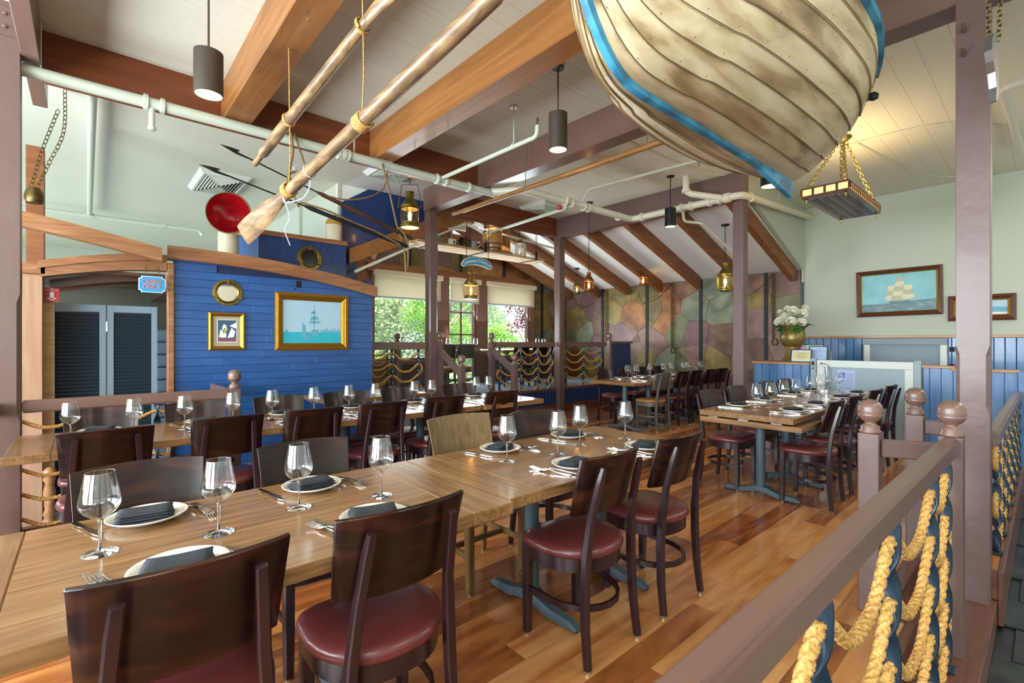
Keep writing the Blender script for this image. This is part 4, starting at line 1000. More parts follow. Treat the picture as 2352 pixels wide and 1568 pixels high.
for i, x in enumerate((4.5, 5.12, 5.93, 6.55)):
    setting(x, 1.31, 'n', .7504, ORD[i]+' from the front, right side of the long right-hand table', 'the long right-hand table')
    setting((4.5, 5.12, 5.93, 6.5)[i], 2.06, 's', .7504, ORD[i]+' from the front, left side of the long right-hand table', 'the long right-hand table')
for i, x in enumerate((6.35, 7.12, 7.75, 8.4)):
    setting(x, 3.95, 'n', .7504, ORD[i]+' from the left, near side of the back table', 'the back table')
    setting((6.45, 7.1, 7.75, 8.35)[i], 4.75, 's', .7504, ORD[i]+' from the left, far side of the back table', 'the back table')
for i, x in enumerate((5.1, 5.75)):
    setting(x, 7.35, 'n', PZ+.7504, ('left', 'right')[i]+' near place at the middle wardroom table', 'the wardroom tables'); setting(x, 8.05, 's', PZ+.7504, ('left', 'right')[i]+' far place at the middle wardroom table', 'the wardroom tables', full=False)
for i, x in enumerate((6.6, 7.15, 7.7)):
    setting(x, 7.35, 'n', PZ+.7504, ORD[i]+' near place at the right wardroom table', 'the wardroom tables', full=False); setting(x+.05, 8.05, 's', PZ+.7504, ORD[i]+' far place at the right wardroom table', 'the wardroom tables', full=False)

# ================================================================== HANGING BOAT
boat = root('rowing_boat', 'big cream clinker rowing boat with blue keel hanging from the ceiling', 'boat', (2.6, 1.18, 2.9))
BX0, BL, BY = 1.38, 2.25, 1.19
def b_keel(s): return 2.455+.34*max(0, 1-s/.2)**2.5
def b_gun(s): return 2.99+.16*(1-s)**2
def b_wid(s): return .575*(1-abs((s-.72)/.72)**2.3)**.72 if s < .72 else .575-.125*((s-.72)/.28)**1.7
def hull(s, t, off=0):
    """s bow..stern, t keel..gunwale"""
    b = max(.0, b_wid(s)); zk, zg = b_keel(s), b_gun(s); th = t*PI/2
    p = .72+.5*(1-abs(s-.55)/.55*1.0)*.9
    y = b*math.sin(th)**(1.0 if s < .3 else .92); f = (1-math.cos(th))**(.66+.42*max(0, math.sin(PI*min(1, max(0, (s-.05)/.9))))**.6)
    z = zk+.0+(zg-zk)*f
    y += off*math.sin(th); z -= off*math.cos(th)
    return y, z
NP = 8
for side in (-1, 1):
    for k in range(NP):
        t0, t1 = k/NP, (k+1)/NP; bm = BM(); ns, nt_ = 40, 3; g = {}
        for sd in (0, 1):
            for i in range(ns+1):
                s = .004+.996*i/ns
                for j in range(nt_+1):
                    t = t0+(t1-t0)*j/nt_; off = .002+.008*(1-j/nt_)
                    y, z = hull(s, max(.001, t-.0), off if sd else off-.010)
                    g[sd, i, j] = bm.verts.new((BX0+BL*s+.0, BY+side*(y+.012), z))
        # strakes lap: the lower (keel-side) edge tucked under, the outer edge proud
        for i in range(ns):
            for j in range(nt_):
                for sd in (0, 1): bm.faces.new((g[sd, i, j], g[sd, i+1, j], g[sd, i+1, j+1], g[sd, i, j+1]))
            for j in (0, nt_): bm.faces.new((g[0, i, j], g[0, i+1, j], g[1, i+1, j], g[1, i, j]))
        for j in range(nt_):
            for i in (0, ns): bm.faces.new((g[0, i, j], g[0, i, j+1], g[1, i, j+1], g[1, i, j]))
        sk = obj('strake', bm, M['hull'], boat, True)
        if k:
            bm = BM(); P = []
            for i in range(ns+1):
                s = .004+.996*i/ns; y, z = hull(s, t0+.004, .009); P.append((BX0+BL*s, BY+side*(y+.012), z))
            tube(bm, P, .0026, 5); obj('seam', bm, M['seam'], sk, world=False).location = -boat.location
            bm = BM()
            for i in range(2, ns, 3):
                s = .004+.996*i/ns; y, z = hull(s, t0+.03, .016); lat_to(bm, [(.0028, 0), (.002, .002)], (BX0+BL*s, BY+side*(y+.012), z), (0, side*math.sin(t0*1.57), -math.cos(t0*1.57)), 6)
            obj('rivets', bm, M['seam'], sk, world=False, kind='stuff').location = -boat.location
bm = BM(); prof = []
for i in range(41):
    s = i/40; z = b_keel(s); prof.append((BX0+BL*s-.0, z))
rings = []
for i, (x, z) in enumerate(prof):
    a = prof[max(0, i-1)]; b_ = prof[min(40, i+1)]; d = Vector((b_[0]-a[0], 0, b_[1]-a[1])).normalized(); nrm = Vector((d.z, 0, -d.x)); nrm = nrm if nrm.z < 0 or i < 3 else -nrm
    dep = .032+.085*max(0, (i/40-.72)/.28)
    o = Vector((x, BY, z)); rings.append([bm.verts.new(o+nrm*u+Vector((0, v, 0))) for u, v in ((-.03, -.024), (dep, -.016), (dep, .016), (-.03, .024))])
for A, B in zip(rings, rings[1:]):
    for k in range(4): bm.faces.new((A[k], A[(k+1) % 4], B[(k+1) % 4], B[k]))
bm.faces.new(rings[0][::-1]); bm.faces.new(rings[-1]); obj('keel', bm, M['hullblue'], boat, True)
bm = BM(); x, z = prof[0]; prism(bm, [(x-.04, z-.02), (x+.03, z-.04), (x+.03, b_gun(0)+.02), (x-.05, b_gun(0)+.03)], lambda a, b, t: (a, t, b), BY-.025, BY+.025); obj('stem', bm, M['hullblue'], boat)
for side in (-1, 1):
    bm = BM(); P = [(BX0+BL*s, BY+side*(hull(s, 1)[0]+.03), b_gun(s)) for s in [i/30 for i in range(31)]]
    r_ = [[bm.verts.new((p[0], p[1]+a*.014, p[2]+b*.022)) for a, b in ((-1, -1), (1, -1), (1, 1), (-1, 1))] for p in P]
    for A, B in zip(r_, r_[1:]):
        for k in range(4): bm.faces.new((A[k], A[(k+1) % 4], B[(k+1) % 4], B[k]))
    bm.faces.new(r_[0][::-1]); bm.faces.new(r_[-1]); obj('gunwale_rail', bm, M['hullblue'], boat)
bm = BM(); poly = [(BY+side*hull(1, t, -.004)[0], hull(1, t, -.004)[1]) for side, ts in ((-1, [1-i/12 for i in range(12)]), (1, [i/12 for i in range(13)])) for t in ts]
prism(bm, poly, fX(BX0+BL-.03), 0, .025); obj('transom', bm, M['hull'], boat)
for s in (.42, .75):
    y, z = hull(s, .8); bm = BM(); box(bm, BX0+BL*s-.09, BX0+BL*s+.09, BY-y, BY+y, z, z+.02); obj('thwart', bm, M['hull'], boat)
y, z = hull(.93, .72, .02); bm = BM(); lat_to(bm, [(.022, 0), (.026, .02), (.016, .04)], (BX0+BL*.93, BY-y-.01, z), (0, -1, -.2), 10); obj('rowlock_block', bm, M['strap'], boat)
for s in (.15, .9):
    bm = BM()
    chain(bm, [(BX0+BL*s, BY, b_keel(s)+.05), (BX0+BL*s, BY, 3.70)], .05, .004); obj('hanging_chain', bm, M['brassd'], boat)

# ================================================================== OARS, POLE, HARPOONS
def oar(label, grip, blade, bw, rad, flat_n, gl=.16):
    g, b = Vector(grip), Vector(blade); d = (b-g).normalized(); L = (b-g).length
    O = root('oar', label, 'oar', ((g+b)/2).to_tuple()); O_ = (lambda t: g+d*t)
    bm = BM(); tube(bm, [O_(0), O_(.02), O_(gl-.02), O_(gl)], rad*.6, 14, rr=[rad*.45, rad*.62, rad*.58, rad*.62]); obj('grip', bm, M['oar'], O, True)
    bm = BM(); LB = .92; tube(bm, [O_(gl-.005), O_(gl+.03), O_(gl+.4), O_(L-LB), O_(L-LB+.1)], rad, 16, rr=[rad*.75, rad*1.0, rad*1.05, rad*.95, rad*.8]); obj('shaft', bm, M['oar'], O, True)
    s = d.cross(Vector(flat_n)).normalized(); u = s.cross(d).normalized(); bm = BM(); rings = []
    for t, w_, h_ in ((0, rad*.85, rad*.85), (.08, rad*.9, rad*.75), (.2, rad*1.05, rad*.6), (.34, bw*.72, .016), (.48, bw*.9, .011), (.7, bw, .008), (.9, bw, .007), (LB, bw*.93, .006)):
        c_ = O_(L-LB+t); rings.append([bm.verts.new(c_+s*math.cos(2*PI*k/14)*w_+u*math.sin(2*PI*k/14)*h_) for k in range(14)])
    for A, B in zip(rings, rings[1:]):
        for k in range(14): bm.faces.new((A[k], A[(k+1) % 14], B[(k+1) % 14], B[k]))
    bm.faces.new(rings[0][::-1]); bm.faces.new(rings[-1]); obj('blade', bm, M['oar'], O, True); return O
oar('lower weathered oar with its blade pointing down left, over the red cowl', (1.295, 1.35, 2.835), (.935, 4.30, 2.20), .085, .041, (1, .2, .5))
oar('upper weathered oar with its grip pointing down left above the harpoons', (.963, 4.07, 2.71), (1.255, 1.70, 3.325), .075, .037, (1, 0, .3))
def wrap(bm, c, d, r0, n, rr_, seed=0):
    d = Vector(d).normalized(); a = d.orthogonal().normalized(); b = d.cross(a); P = []
    for i in range(n*10+1): th = 2*PI*i/10; P.append(Vector(c)+d*(i/(n*10)-.5)*n*rr_*1.9+a*math.cos(th)*r0+b*math.sin(th)*r0)
    tube(bm, P, rr_, 6)
dA = Vector((1.255-.963, 1.70-4.07, .615)); dB = Vector((.935-1.275, 4.30-1.50, -.6))
for k, (x, y, za, zb, nm) in enumerate(((1.037, 3.47, 2.87, 2.39, 'left'), (1.15, 2.55, 3.11, 2.575, 'right'))):
    t = root('hanging_rope', 'thin rope at the %s holding both oars below the leftmost beam' % nm, 'rope', (x, y, 3.36))
    bm = BM(); rope(bm, [(x, y, 3.37), (x+.004, y, 3.1) if k else (x+.002, y, 3.2), (x+.005, y, za), (x+.008, y, (za+zb)/2), (x, y, zb+.05)], .0048, q=5); obj('line', bm, M['rope'], t, 'all')
    bm = BM(); wrap(bm, (x, y, za), dA, .043, 2, .006); obj('loop', bm, M['rope'], t, 'all')
    bm = BM(); wrap(bm, (x, y, zb+.0), dB, .047, 3+k, .009); obj('lashing', bm, M['rope'], t, 'all')
    bm = BM(); tube(bm, [(x, y, 3.37), (x, y, 3.345), (x+.012, y, 3.335), (x+.016, y, 3.35)], .0035, 6); obj('hook', bm, M['hook'], t)
t = BM(); tube(t, catmull([(1.02, 3.26, 2.50), (1.0, 3.24, 2.46), (1.10, 3.33, 2.46), (1.06, 3.35, 2.40)], 6), .0035, 5)
tube(t, catmull([(1.08, 3.19, 2.44), (1.09, 3.22, 2.36), (1.07, 3.3, 2.30), (1.0, 3.42, 2.285), (1.0, 3.46, 2.33), (1.04, 3.47, 2.20), (1.02, 3.5, 2.12), (1.06, 3.52, 2.02)], 6), .0035, 5)
wrap(t, (1.075, 3.17, 2.447), dB, .043, 1, .0035)
tag(obj('white_cord', t, M['wire']), 'loose white cord tied round the lower oar near its blade', 'cord')
pl = root('long_pole', 'long wooden pole hung under the mauve beam, running behind the boat', 'pole', (3.75, 3.7, 3.1))
bm = BM(); tube(bm, [(3.74, 5.42, 3.09), (3.74, 5.2, 3.09)], .02, 10); obj('grip', bm, M['pole'], pl, True)
bm = BM(); tube(bm, [(3.74, 5.21, 3.09), (3.75, 5.18, 3.09), (3.78, 1.9, 3.11)], .028, 12, rr=[.022, .028, .03]); obj('shaft', bm, M['pole'], pl, True)
for y in (4.0, 2.4):
    bm = BM(); tube(bm, [(3.80, y, 3.70), (3.76, y, 3.15), (3.76, y, 3.12)], .004, 5); obj('hanger', bm, M['hook'], pl)
def harpoon(label, a, b, m):
    a, b = Vector(a), Vector(b); d = (b-a).normalized(); L = (b-a).length; h = root('harpoon', label, 'harpoon', ((a+b)/2).to_tuple())
    bm = BM(); tube(bm, [a+d*.1, a+d*L*.46], .007, 7); obj('iron', bm, M['harpiron'], h, True)
    up = Vector((0, 0, 1)); bm = BM(); pts = [a, a+d*.10+up*.022, a+d*.16+up*.03, a+d*.13, a+d*.22-up*.008, a+d*.12-up*.016]
    A = [bm.verts.new(p+Vector((0, -.004, 0))) for p in pts]; B = [bm.verts.new(p+Vector((0, .004, 0))) for p in pts]
    bm.faces.new(A); bm.faces.new(B[::-1])
    for i in range(6): bm.faces.new((A[i], A[(i+1) % 6], B[(i+1) % 6], B[i]))
    obj('barb', bm, M['harpiron'], h)
    bm = BM(); tube(bm, [a+d*L*.44, a+d*L*.47, b], .021, 10, rr=[.01, .021, .023]); obj('shaft', bm, m, h, True)
harpoon('upper harpoon with its barb pointing up left and a reddish brown shaft', (.86, 4.75, 3.05), (2.72, 4.75, 2.50), M['harpwood'])
harpoon('lower harpoon with its barb in front of the ceiling vent and a black shaft', (.70, 4.72, 2.83), (2.64, 4.72, 2.40), M['strap'])
t = root('harpoon_rope', 'brown rope slings holding the harpoons under the white main pipe', 'rope', (1.9, 4.75, 3.2))
for P, r_ in (([(1.47, 4.85, 3.36), (1.46, 4.76, 3.15), (1.42, 4.74, 2.95), (1.40, 4.73, 2.84), (1.36, 4.72, 2.70), (1.33, 4.72, 2.60)], .012), ([(1.5, 4.85, 3.36), (1.55, 4.76, 3.1), (1.6, 4.76, 2.93)], .01),
              ([(1.5, 4.78, 2.98), (1.42, 4.73, 2.9), (1.45, 4.7, 2.72), (1.5, 4.72, 2.62)], .01), ([(1.74, 4.74, 2.79), (1.95, 4.72, 2.78), (2.2, 4.75, 2.86), (2.42, 4.84, 3.02), (2.5, 4.88, 3.25)], .009),
              ([(2.42, 4.86, 3.30), (2.46, 4.78, 3.0), (2.54, 4.75, 2.62), (2.6, 4.74, 2.45), (2.62, 4.73, 2.35), (2.64, 4.73, 2.12)], .012), ([(2.55, 4.73, 2.6), (2.62, 4.70, 2.5), (2.66, 4.72, 2.36), (2.66, 4.73, 2.15)], .012),
              ([(1.5, 4.69, 2.66), (1.75, 4.68, 2.625), (2.0, 4.68, 2.56), (2.3, 4.69, 2.49), (2.56, 4.7, 2.40)], .011)):
    bm = BM(); rope(bm, P, r_, q=5); obj('sling', bm, M['ropeb'], t, 'all')

# ================================================================== PIPES
def pipe(label, P, r, mat='pipe', rings_=(), ringr=1.35, parts=()):
    p = root('pipe', label, 'pipe', P[len(P)//2]); bm = BM(); pts = []
    V = [Vector(q) for q in P]
    for i, q in enumerate(V):
        if 0 < i < len(V)-1:
            a = (V[i-1]-q).normalized(); b = (V[i+1]-q).normalized(); k = min(r*1.6, (V[i-1]-q).length*.45, (V[i+1]-q).length*.45)
            pts += [q+a*k, q+(a+b)*k*.32, q+b*k]
        else: pts.append(q)
    tube(bm, pts, r, 14); obj('run', bm, M[mat], p, True)
    for c, d, w_ in rings_:
        d = Vector(d).normalized(); c = Vector(c); bm = BM(); lat_to(bm, [(r*1.05, 0), (r*ringr, .004), (r*ringr, w_-.004), (r*1.05, w_)], c-d*w_/2, d, 16); obj('coupling', bm, M[mat], p, True)
    return p
XD, YD = (1, 0, 0), (0, 1, 0)
pipe('white main sprinkler pipe along the long dark cross beam', [(-1.2, 4.9, 3.30), (4.15, 4.9, 3.31)], .046, 'pipe', [((x, 4.9, 3.305), XD, .035) for x in (.36, .47, 1.95, 2.05, 3.15, 3.27, 3.62)]+[((2.0, 4.9, 3.305), XD, .05), ((4.1, 4.9, 3.31), XD, .05)])
pipe('cream pipe from the main pipe to the girder, turning by the copper wall', [(4.0, 4.9, 3.33), (4.25, 4.57, 3.33), (6.60, 4.5, 3.33), (6.60, 2.76, 3.33), (9.57, 2.80, 3.54)], .05, 'pipe2',
     [((x, 4.54, 3.33), XD, .04) for x in (5.05, 5.18, 5.45, 5.55, 6.3)]+[((6.6, y, 3.33), YD, .045) for y in (4.3, 3.62, 3.48, 3.2, 3.06)]+[((6.6, 2.95, 3.33), YD, .09), ((6.9, 2.77, 3.35), XD, .06)])
pipe('thin white branch pipe with a sprinkler at its raised end, by the middle pendant', [(3.2, 4.9, 3.32), (3.2, 3.24, 3.30), (3.2, 3.23, 3.40)], .022, 'pipe', [((3.2, 3.57, 3.31), YD, .03)])
pipe('thin cream branch pipe along the warm ceiling behind the boat', [(5.45, 4.57, 3.42), (5.5, 4.5, 3.58), (5.78, 1.6, 3.6)], .02, 'pipe2', [((5.62, 3.3, 3.59), YD, .03)])
pipe('cream drop pipe from the ceiling joining the girder pipe', [(6.38, 3.44, 3.70), (6.38, 3.44, 3.46), (6.58, 3.02, 3.34)], .045, 'pipe2', [((6.38, 3.44, 3.49), (0, 0, 1), .05)])
pipe('thin pipe with a red valve crossing towards the hanging shelf', [(5.12, 4.57, 3.30), (5.12, 4.62, 3.25), (5.40, 6.78, 3.30)], .024, 'pipe')
pipe('thin pipe following the orange gable rafter behind the lantern post', [(2.95, 6.80, 2.38), (4.92, 6.80, 3.40), (7.2, 6.78, 3.27), (7.5, 6.7, 3.22), (8.6, 6.7, 2.82)], .02, 'pipe2')
pipe('pipe running away along the hall ceiling at left', [(.04, 5.25, 3.62), (.04, 11.2, 3.58)], .036, 'pipe', [((.04, 5.6, 3.62), YD, .03)])
pipe('thin horizontal pipe across the far hall ceiling with a bent end', [(-1.6, 11.2, 3.56), (1.68, 11.2, 3.55), (1.72, 11.2, 3.45)], .035, 'pipe', [((.04, 11.2, 3.56), XD, .12), ((1.1, 11.2, 3.56), XD, .08)])
pipe('short capped pipe stub hanging from the main pipe at left', [(.40, 4.9, 3.28), (.40, 4.9, 3.09)], .022, 'pipe', [((.40, 4.9, 3.10), (0, 0, 1), .03)])
pipe('bent sprinkler pipe below the girder between two rafters', [(6.62, 3.62, 3.30), (6.66, 3.62, 3.14), (6.80, 3.42, 3.10), (7.9, 3.42, 2.80), (7.93, 3.42, 2.70)], .02, 'pipe2')
pipe('bent cream pipe under the ceiling to the right of the big post', [(6.0, -.6, 3.6), (6.0, .27, 3.57), (8.3, .22, 3.6)], .035, 'pipe2')
bm = BM(); lathe(bm, [(.035, 0), (.04, .01), (.04, .03), (.02, .05)], 12, (5.05, 4.66, 3.24)); tag(obj('valve', bm, M['red'], smooth=True), 'small red valve on the thin pipe by the ceiling vent', 'valve')
def hanger(x, y, z0, z1, label, disc=True):
    h = root('pipe_hanger', label, 'hanger', (x, y, z1)); bm = BM(); tube(bm, [(x, y, z0), (x, y, z1)], .006, 6); obj('rod', bm, M['pipe'], h)
    if disc: bm = BM(); lathe(bm, [(.04, 0), (.04, .01)], 14, (x, y, z1-.01)); obj('ceiling_plate', bm, M['pipe'], h)
hanger(3.2, 3.57, 3.33, 3.70, 'white rod hanger with round plate holding the branch pipe near the middle pendant')
hanger(2.12, 4.9, 3.34, 3.70, 'thin white rod rising from the main pipe between the oars')
hanger(-.25, 4.9, 3.34, 3.70, 'white strap hanger of the main pipe at the left post')
hanger(8.0, 2.78, 3.46, 3.70, 'small hanger of the cream pipe on the sage return wall')
bm = BM(); tube(bm, catmull([(4.6, 3.3, 3.69), (6.2, 3.2, 3.69), (6.9, 2.85, 3.69), (6.8, 1.9, 3.69), (6.9, .7, 3.69), (8.2, .1, 3.69), (9.5, .0, 3.69)], 6), .007, 5)
tube(bm, catmull([(6.82, 1.5, 3.69), (7.8, 1.35, 3.69), (8.9, 1.1, 3.69), (9.5, .6, 3.69)], 6), .007, 5)
tag(obj('ceiling_cable', bm, M['pipe2']), 'painted cable stapled across the ceiling right of the boat', 'cable')

# ================================================================== VENTS
def diffuser(label, x0, x1, y0, y1, z=3.70, dark=False):
    v = root('ceiling_vent', label, 'vent', ((x0+x1)/2, (y0+y1)/2, z)); zz = z-.06
    bm = BM(); cx, cy = (x0+x1)/2, (y0+y1)/2
    o = [bm.verts.new(p) for p in ((x0, y0, z), (x1, y0, z), (x1, y1, z), (x0, y1, z))]; i_ = [bm.verts.new(p) for p in ((x0+.05, y0+.05, zz), (x1-.05, y0+.05, zz), (x1-.05, y1-.05, zz), (x0+.05, y1-.05, zz))]
    k_ = [bm.verts.new(p) for p in ((x0+.08, y0+.08, zz), (x1-.08, y0+.08, zz), (x1-.08, y1-.08, zz), (x0+.08, y1-.08, zz))]
    for a, b in ((o, i_), (i_, k_)):
        for k in range(4): bm.faces.new((a[k], a[(k+1) % 4], b[(k+1) % 4], b[k]))
    obj('frame', bm, M['vent'], v)
    bm = BM(); box(bm, x0+.08, x1-.08, y0+.08, y1-.08, z-.012, z-.006); obj('cavity', bm, M['ventdark'], v)
    W, H_ = (x1-x0-.16)/2, (y1-y0-.16)/2
    for k in range(1, 7):
        f = k/6.4; bm = BM()
        for sx in (-1, 1):
            quadbar(bm, (cx+sx*W*f, cy-H_*f, zz+.012), (cx+sx*W*f, cy+H_*f, zz+.012), .004, .04, (sx*.6, 0, 1)); quadbar(bm, (cx-W*f, cy+sx*H_*f, zz+.012), (cx+W*f, cy+sx*H_*f, zz+.012), .004, .04, (0, sx*.6, 1))
        obj('louver', bm, M['vent'], v)
diffuser('square white ceiling vent behind the harpoon barb, above the red cowl', 1.14, 1.78, 7.6, 8.7)
diffuser('white ceiling vent partly hidden by the main pipe near the brass lantern', 2.85, 3.42, 5.75, 6.32)
diffuser('white ceiling vent before the dark cross beam over the wardroom', 5.62, 6.28, 5.5, 6.15)

# ================================================================== LAMPS
def pointl(name, loc, e, col=(1, .72, .38), r=.03):
    l = bpy.data.lights.new(name, 'POINT'); l.energy = e; l.color = col; l.shadow_soft_size = r; o = bpy.data.objects.new(name, l); COL.objects.link(o); o.location = loc
def pendant(label, x, y, z0, z1, r, mat, e=22):
    p = root('pendant_lamp', label, 'lamp', (x, y, CZ)); bm = BM()
    lathe(bm, [(r-.004, z0), (r, z0), (r, z1), (0.01, z1), (.01, z1-.004), (r-.005, z1-.004), (r-.005, z0+.0)], 32, (x, y, 0), cap=False); obj('shade', bm, mat, p, True)
    bm = BM(); lathe(bm, [(r-.006, z0+.004), (r-.012, z0+.06), (r-.04, z0+.09), (0, z0+.09)], 28, (x, y, 0), cap=False); obj('reflector', bm, M['lampin'], p, True)
    bm = BM(); tube(bm, [(x, y, z1-.01), (x, y, CZ)], .0065, 8); obj('stem', bm, mat, p)
    bm = BM(); lathe(bm, [(.05, CZ-.015), (.05, CZ)], 16, (x, y, 0)); obj('canopy', bm, mat, p)
    l = bpy.data.lights.new('pendant_light', 'SPOT'); l.energy = e; l.color = (1, .82, .56); l.spot_size = R(95); l.spot_blend = .6; l.shadow_soft_size = .04
    o = bpy.data.objects.new('pendant_light', l); COL.objects.link(o); o.location = (x, y, z0+.03)
pendant('bronze cylinder pendant at the upper left before the leftmost beam', .60, 3.68, 2.97, 3.25, .085, M['bronze'])
pendant('bronze cylinder pendant in the middle of the picture, left of the boat', 3.02, 2.80, 2.99, 3.30, .08, M['bronze'])
pendant('black cylinder pendant before the girder of the sloped ceiling', 6.20, 3.58, 2.98, 3.24, .078, M['blackp'], 30)
pendant('black cylinder pendant half hidden by the stern of the boat', 5.41, 1.96, 2.99, 3.28, .098, M['blackp'], 30)
def lantern(label, c, s, mat, style=0, hang=None, hmat=None, e=6, handle=True):
    x, y, z = c; L_ = root('ship_lantern', label, 'lantern', c); A = lambda p: [(r*s, z+h*s) for r, h in p]
    bm = BM(); lathe(bm, A([(.13, 0), (.14, .008), (.14, .03), (.125, .045), (.125, .07), (.118, .075)]), 24, (x, y, 0)); obj('base', bm, mat, L_, True)
    bm = BM(); g_ = [(.112, .075), (.118, .1)]+[(.118-.006*(k % 2), .1+.018*k) for k in range(9)]+[(.112, .27)]
    lathe(bm, A(g_), 24, (x, y, 0), cap=False); obj('lens', bm, M['amberglass'], L_, 'all')
    bm = BM(); lathe(bm, A([(.125, .265), (.135, .275), (.135, .31), (.125, .32), (.06, .41), (.055, .42), (.055, .50), (.062, .505), (.062, .515), (0, .52)]), 24, (x, y, 0)); obj('hood', bm, mat, L_, True)
    bm = BM(); lathe(bm, A([(.012, .07), (.012, .11), (.022, .13), (.026, .17), (.02, .22), (0, .235)]), 12, (x, y, 0)); obj('bulb', bm, M['bulb'], L_, 'all')
    for k in range(4):
        a = PI/4+k*PI/2; bm = BM(); tube(bm, [(x+.128*s*math.cos(a), y+.128*s*math.sin(a), z+.03*s), (x+.128*s*math.cos(a), y+.128*s*math.sin(a), z+.29*s)], .004*s+.001, 6); obj('guard_bar', bm, mat, L_)
    if style == 1:
        bm = BM()
        for h in (.12, .17, .22): torus(bm, (x, y, z+h*s), (1, 0, 0), (0, 1, 0), .128*s, .128*s, .004, 20, 4)
        obj('guard_ring', bm, mat, L_)
    if handle:
        bm = BM(); w_ = .155*s; V_ = Vector((.747, -.665, 0)); P = [Vector((x, y, z+.29*s))+V_*w_, Vector((x, y, z+.30*s))+V_*w_*1.08, Vector((x, y, z+.62*s))+V_*w_*.75, Vector((x, y, z+.62*s))-V_*w_*.75, Vector((x, y, z+.30*s))-V_*w_*1.08, Vector((x, y, z+.29*s))-V_*w_]
        if style == 2: P = [Vector((x, y, 2*(z+.18*s)-p.z-.0)) if False else Vector((p.x, p.y, z+.30*s-(p.z-z-.30*s)*1.0)) for p in P]
        tube(bm, P, .005*s+.001, 6); obj('handle', bm, mat, L_, True)
    if hang:
        bm = BM(); z1 = z+(.62 if handle and style != 2 else .52)*s
        if hang-z1 > .1: chain(bm, [(x, y, z1), (x, y, hang)], .045, .003)
        else: tube(bm, [(x, y, z1-.01), (x, y, hang)], .005, 6)
        obj('chain', bm, hmat or M['strap'], L_)
        bm = BM(); lathe(bm, [(.06, hang-.02), (.065, hang)], 14, (x, y, 0)); obj('ceiling_hook', bm, M['strap'], L_)
    pointl('lantern_light', (x, y, z+.17*s), e, r=.025); return L_
lantern('large brass ship lantern hanging before the deep blue gable', (3.42, 6.02, 2.96), .98, M['brass'], 0, 3.70, e=9)
lantern('brass ship lantern hanging behind the wardroom name board', (5.30, 7.1, 2.13), .95, M['brass'], 2, 3.9, e=7)
lantern('small caged copper lantern on a long chain left of the copper wall', (6.35, 5.18, 2.20), .62, M['copper'], 1, 3.70, e=5, handle=False)
lantern('small dark pierced lantern half hidden behind the corner post', (8.4, 7.2, 2.44), .62, M['brassd'], 1, LZ(8.4)-.0, e=4, handle=False)
lantern('small copper ship lantern at the foot of the middle rafter', (8.55, 5.55, 2.50), .62, M['copper'], 0, None, e=5, handle=False)
lantern('brass ship lantern left of the post beside the flower urn', (7.75, 3.50, 2.17), .88, M['brass'], 2, LZ(7.75), e=8)
for x, y, z, nm in ((8.55, 5.68, 2.83, 'small copper lantern to its rafter'),):
    b = BM(); tube(b, [(x, y-.13, z-.02), (x, y-.12, z+.05), (x, y-.05, z+.07), (x, y, z+.06)], .008, 6); tag(obj('lantern_bracket', b, M['copper']), 'curved bracket fixing the '+nm, 'bracket')
# rectangular grating lamp
g = root('grating_lamp', 'rectangular dark hatch-grating lamp with amber sides hanging on four chains', 'lamp', (6.5, 1.6, 3.0))
gx0, gx1, gy0, gy1, gz0, gz1 = 5.83, 7.2, 1.36, 1.80, 2.90, 3.0
bm = BM(); box(bm, gx0, gx1, gy0, gy1, gz0, gz0+.03, .004)
for a in ((gx0, gx1, gy0, gy0+.03), (gx0, gx1, gy1-.03, gy1), (gx0, gx0+.03, gy0+.03, gy1-.03), (gx1-.03, gx1, gy0+.03, gy1-.03)): box(bm, a[0], a[1], a[2], a[3], gz1-.005, gz1+.012)
obj('frame', bm, M['mahog'], g)
bm = BM()
for i in range(17):
    for j in range(4): box(bm, gx0+.06+i*.075, gx0+.115+i*.075, gy0+.05+j*.09, gy0+.115+j*.09, gz0-.006, gz0+.004)
obj('grating', bm, M['harpwood'], g, kind='stuff')
bm = BM(); box(bm, gx0+.012, gx1-.012, gy0+.012, gy0+.016, gz0+.03, gz1-.005); box(bm, gx0+.012, gx1-.012, gy1-.016, gy1-.012, gz0+.03, gz1-.005); box(bm, gx0+.012, gx0+.016, gy0+.012, gy1-.012, gz0+.03, gz1-.005); obj('amber_panel', bm, M['amber'], g)
n = 18
for i in range(n+1):
    x = gx0+(gx1-gx0)*i/n
    for y in (gy0, gy1-.008):
        bm = BM(); prism(bm, [(x-.012, gz0+.03), (x+.012, gz0+.03), (x+.012, gz0+.045), (x+.024, gz0+.063), (x+.012, gz0+.082), (x+.012, gz1-.003), (x-.012, gz1-.003), (x-.012, gz0+.082), (x-.024, gz0+.063), (x-.012, gz0+.045)], fY(y), 0, .008); obj('side_bar', bm, M['mahog'], g)
for j in range(5):
    y = gy0+(gy1-gy0)*j/4; bm = BM(); box(bm, gx0, gx0+.008, y-.012, y+.012, gz0+.03, gz1-.003); obj('side_bar', bm, M['mahog'], g)
for x in (gx0+.04, gx1-.04):
    for y in (gy0+.04, gy1-.04):
        bm = BM(); chain(bm, [(x, y, gz1), (6.5+(x-6.5)*.06, 1.58+(y-1.58)*.1, 3.66)], .06, .0045); obj('chain', bm, M['brass'], g)
        bm = BM(); lathe(bm, [(.0, gz0-.05), (.012, gz0-.035), (.006, gz0-.02), (.014, gz0-.01), (.01, gz0)], 8, (x, y, 0)); obj('drop_finial', bm, M['brass'], g, 'all')
bm = BM(); lathe(bm, [(.03, 3.64), (.09, 3.685), (.09, 3.70)], 18, (6.5, 1.58, 0)); obj('canopy', bm, M['brass'], g, True)
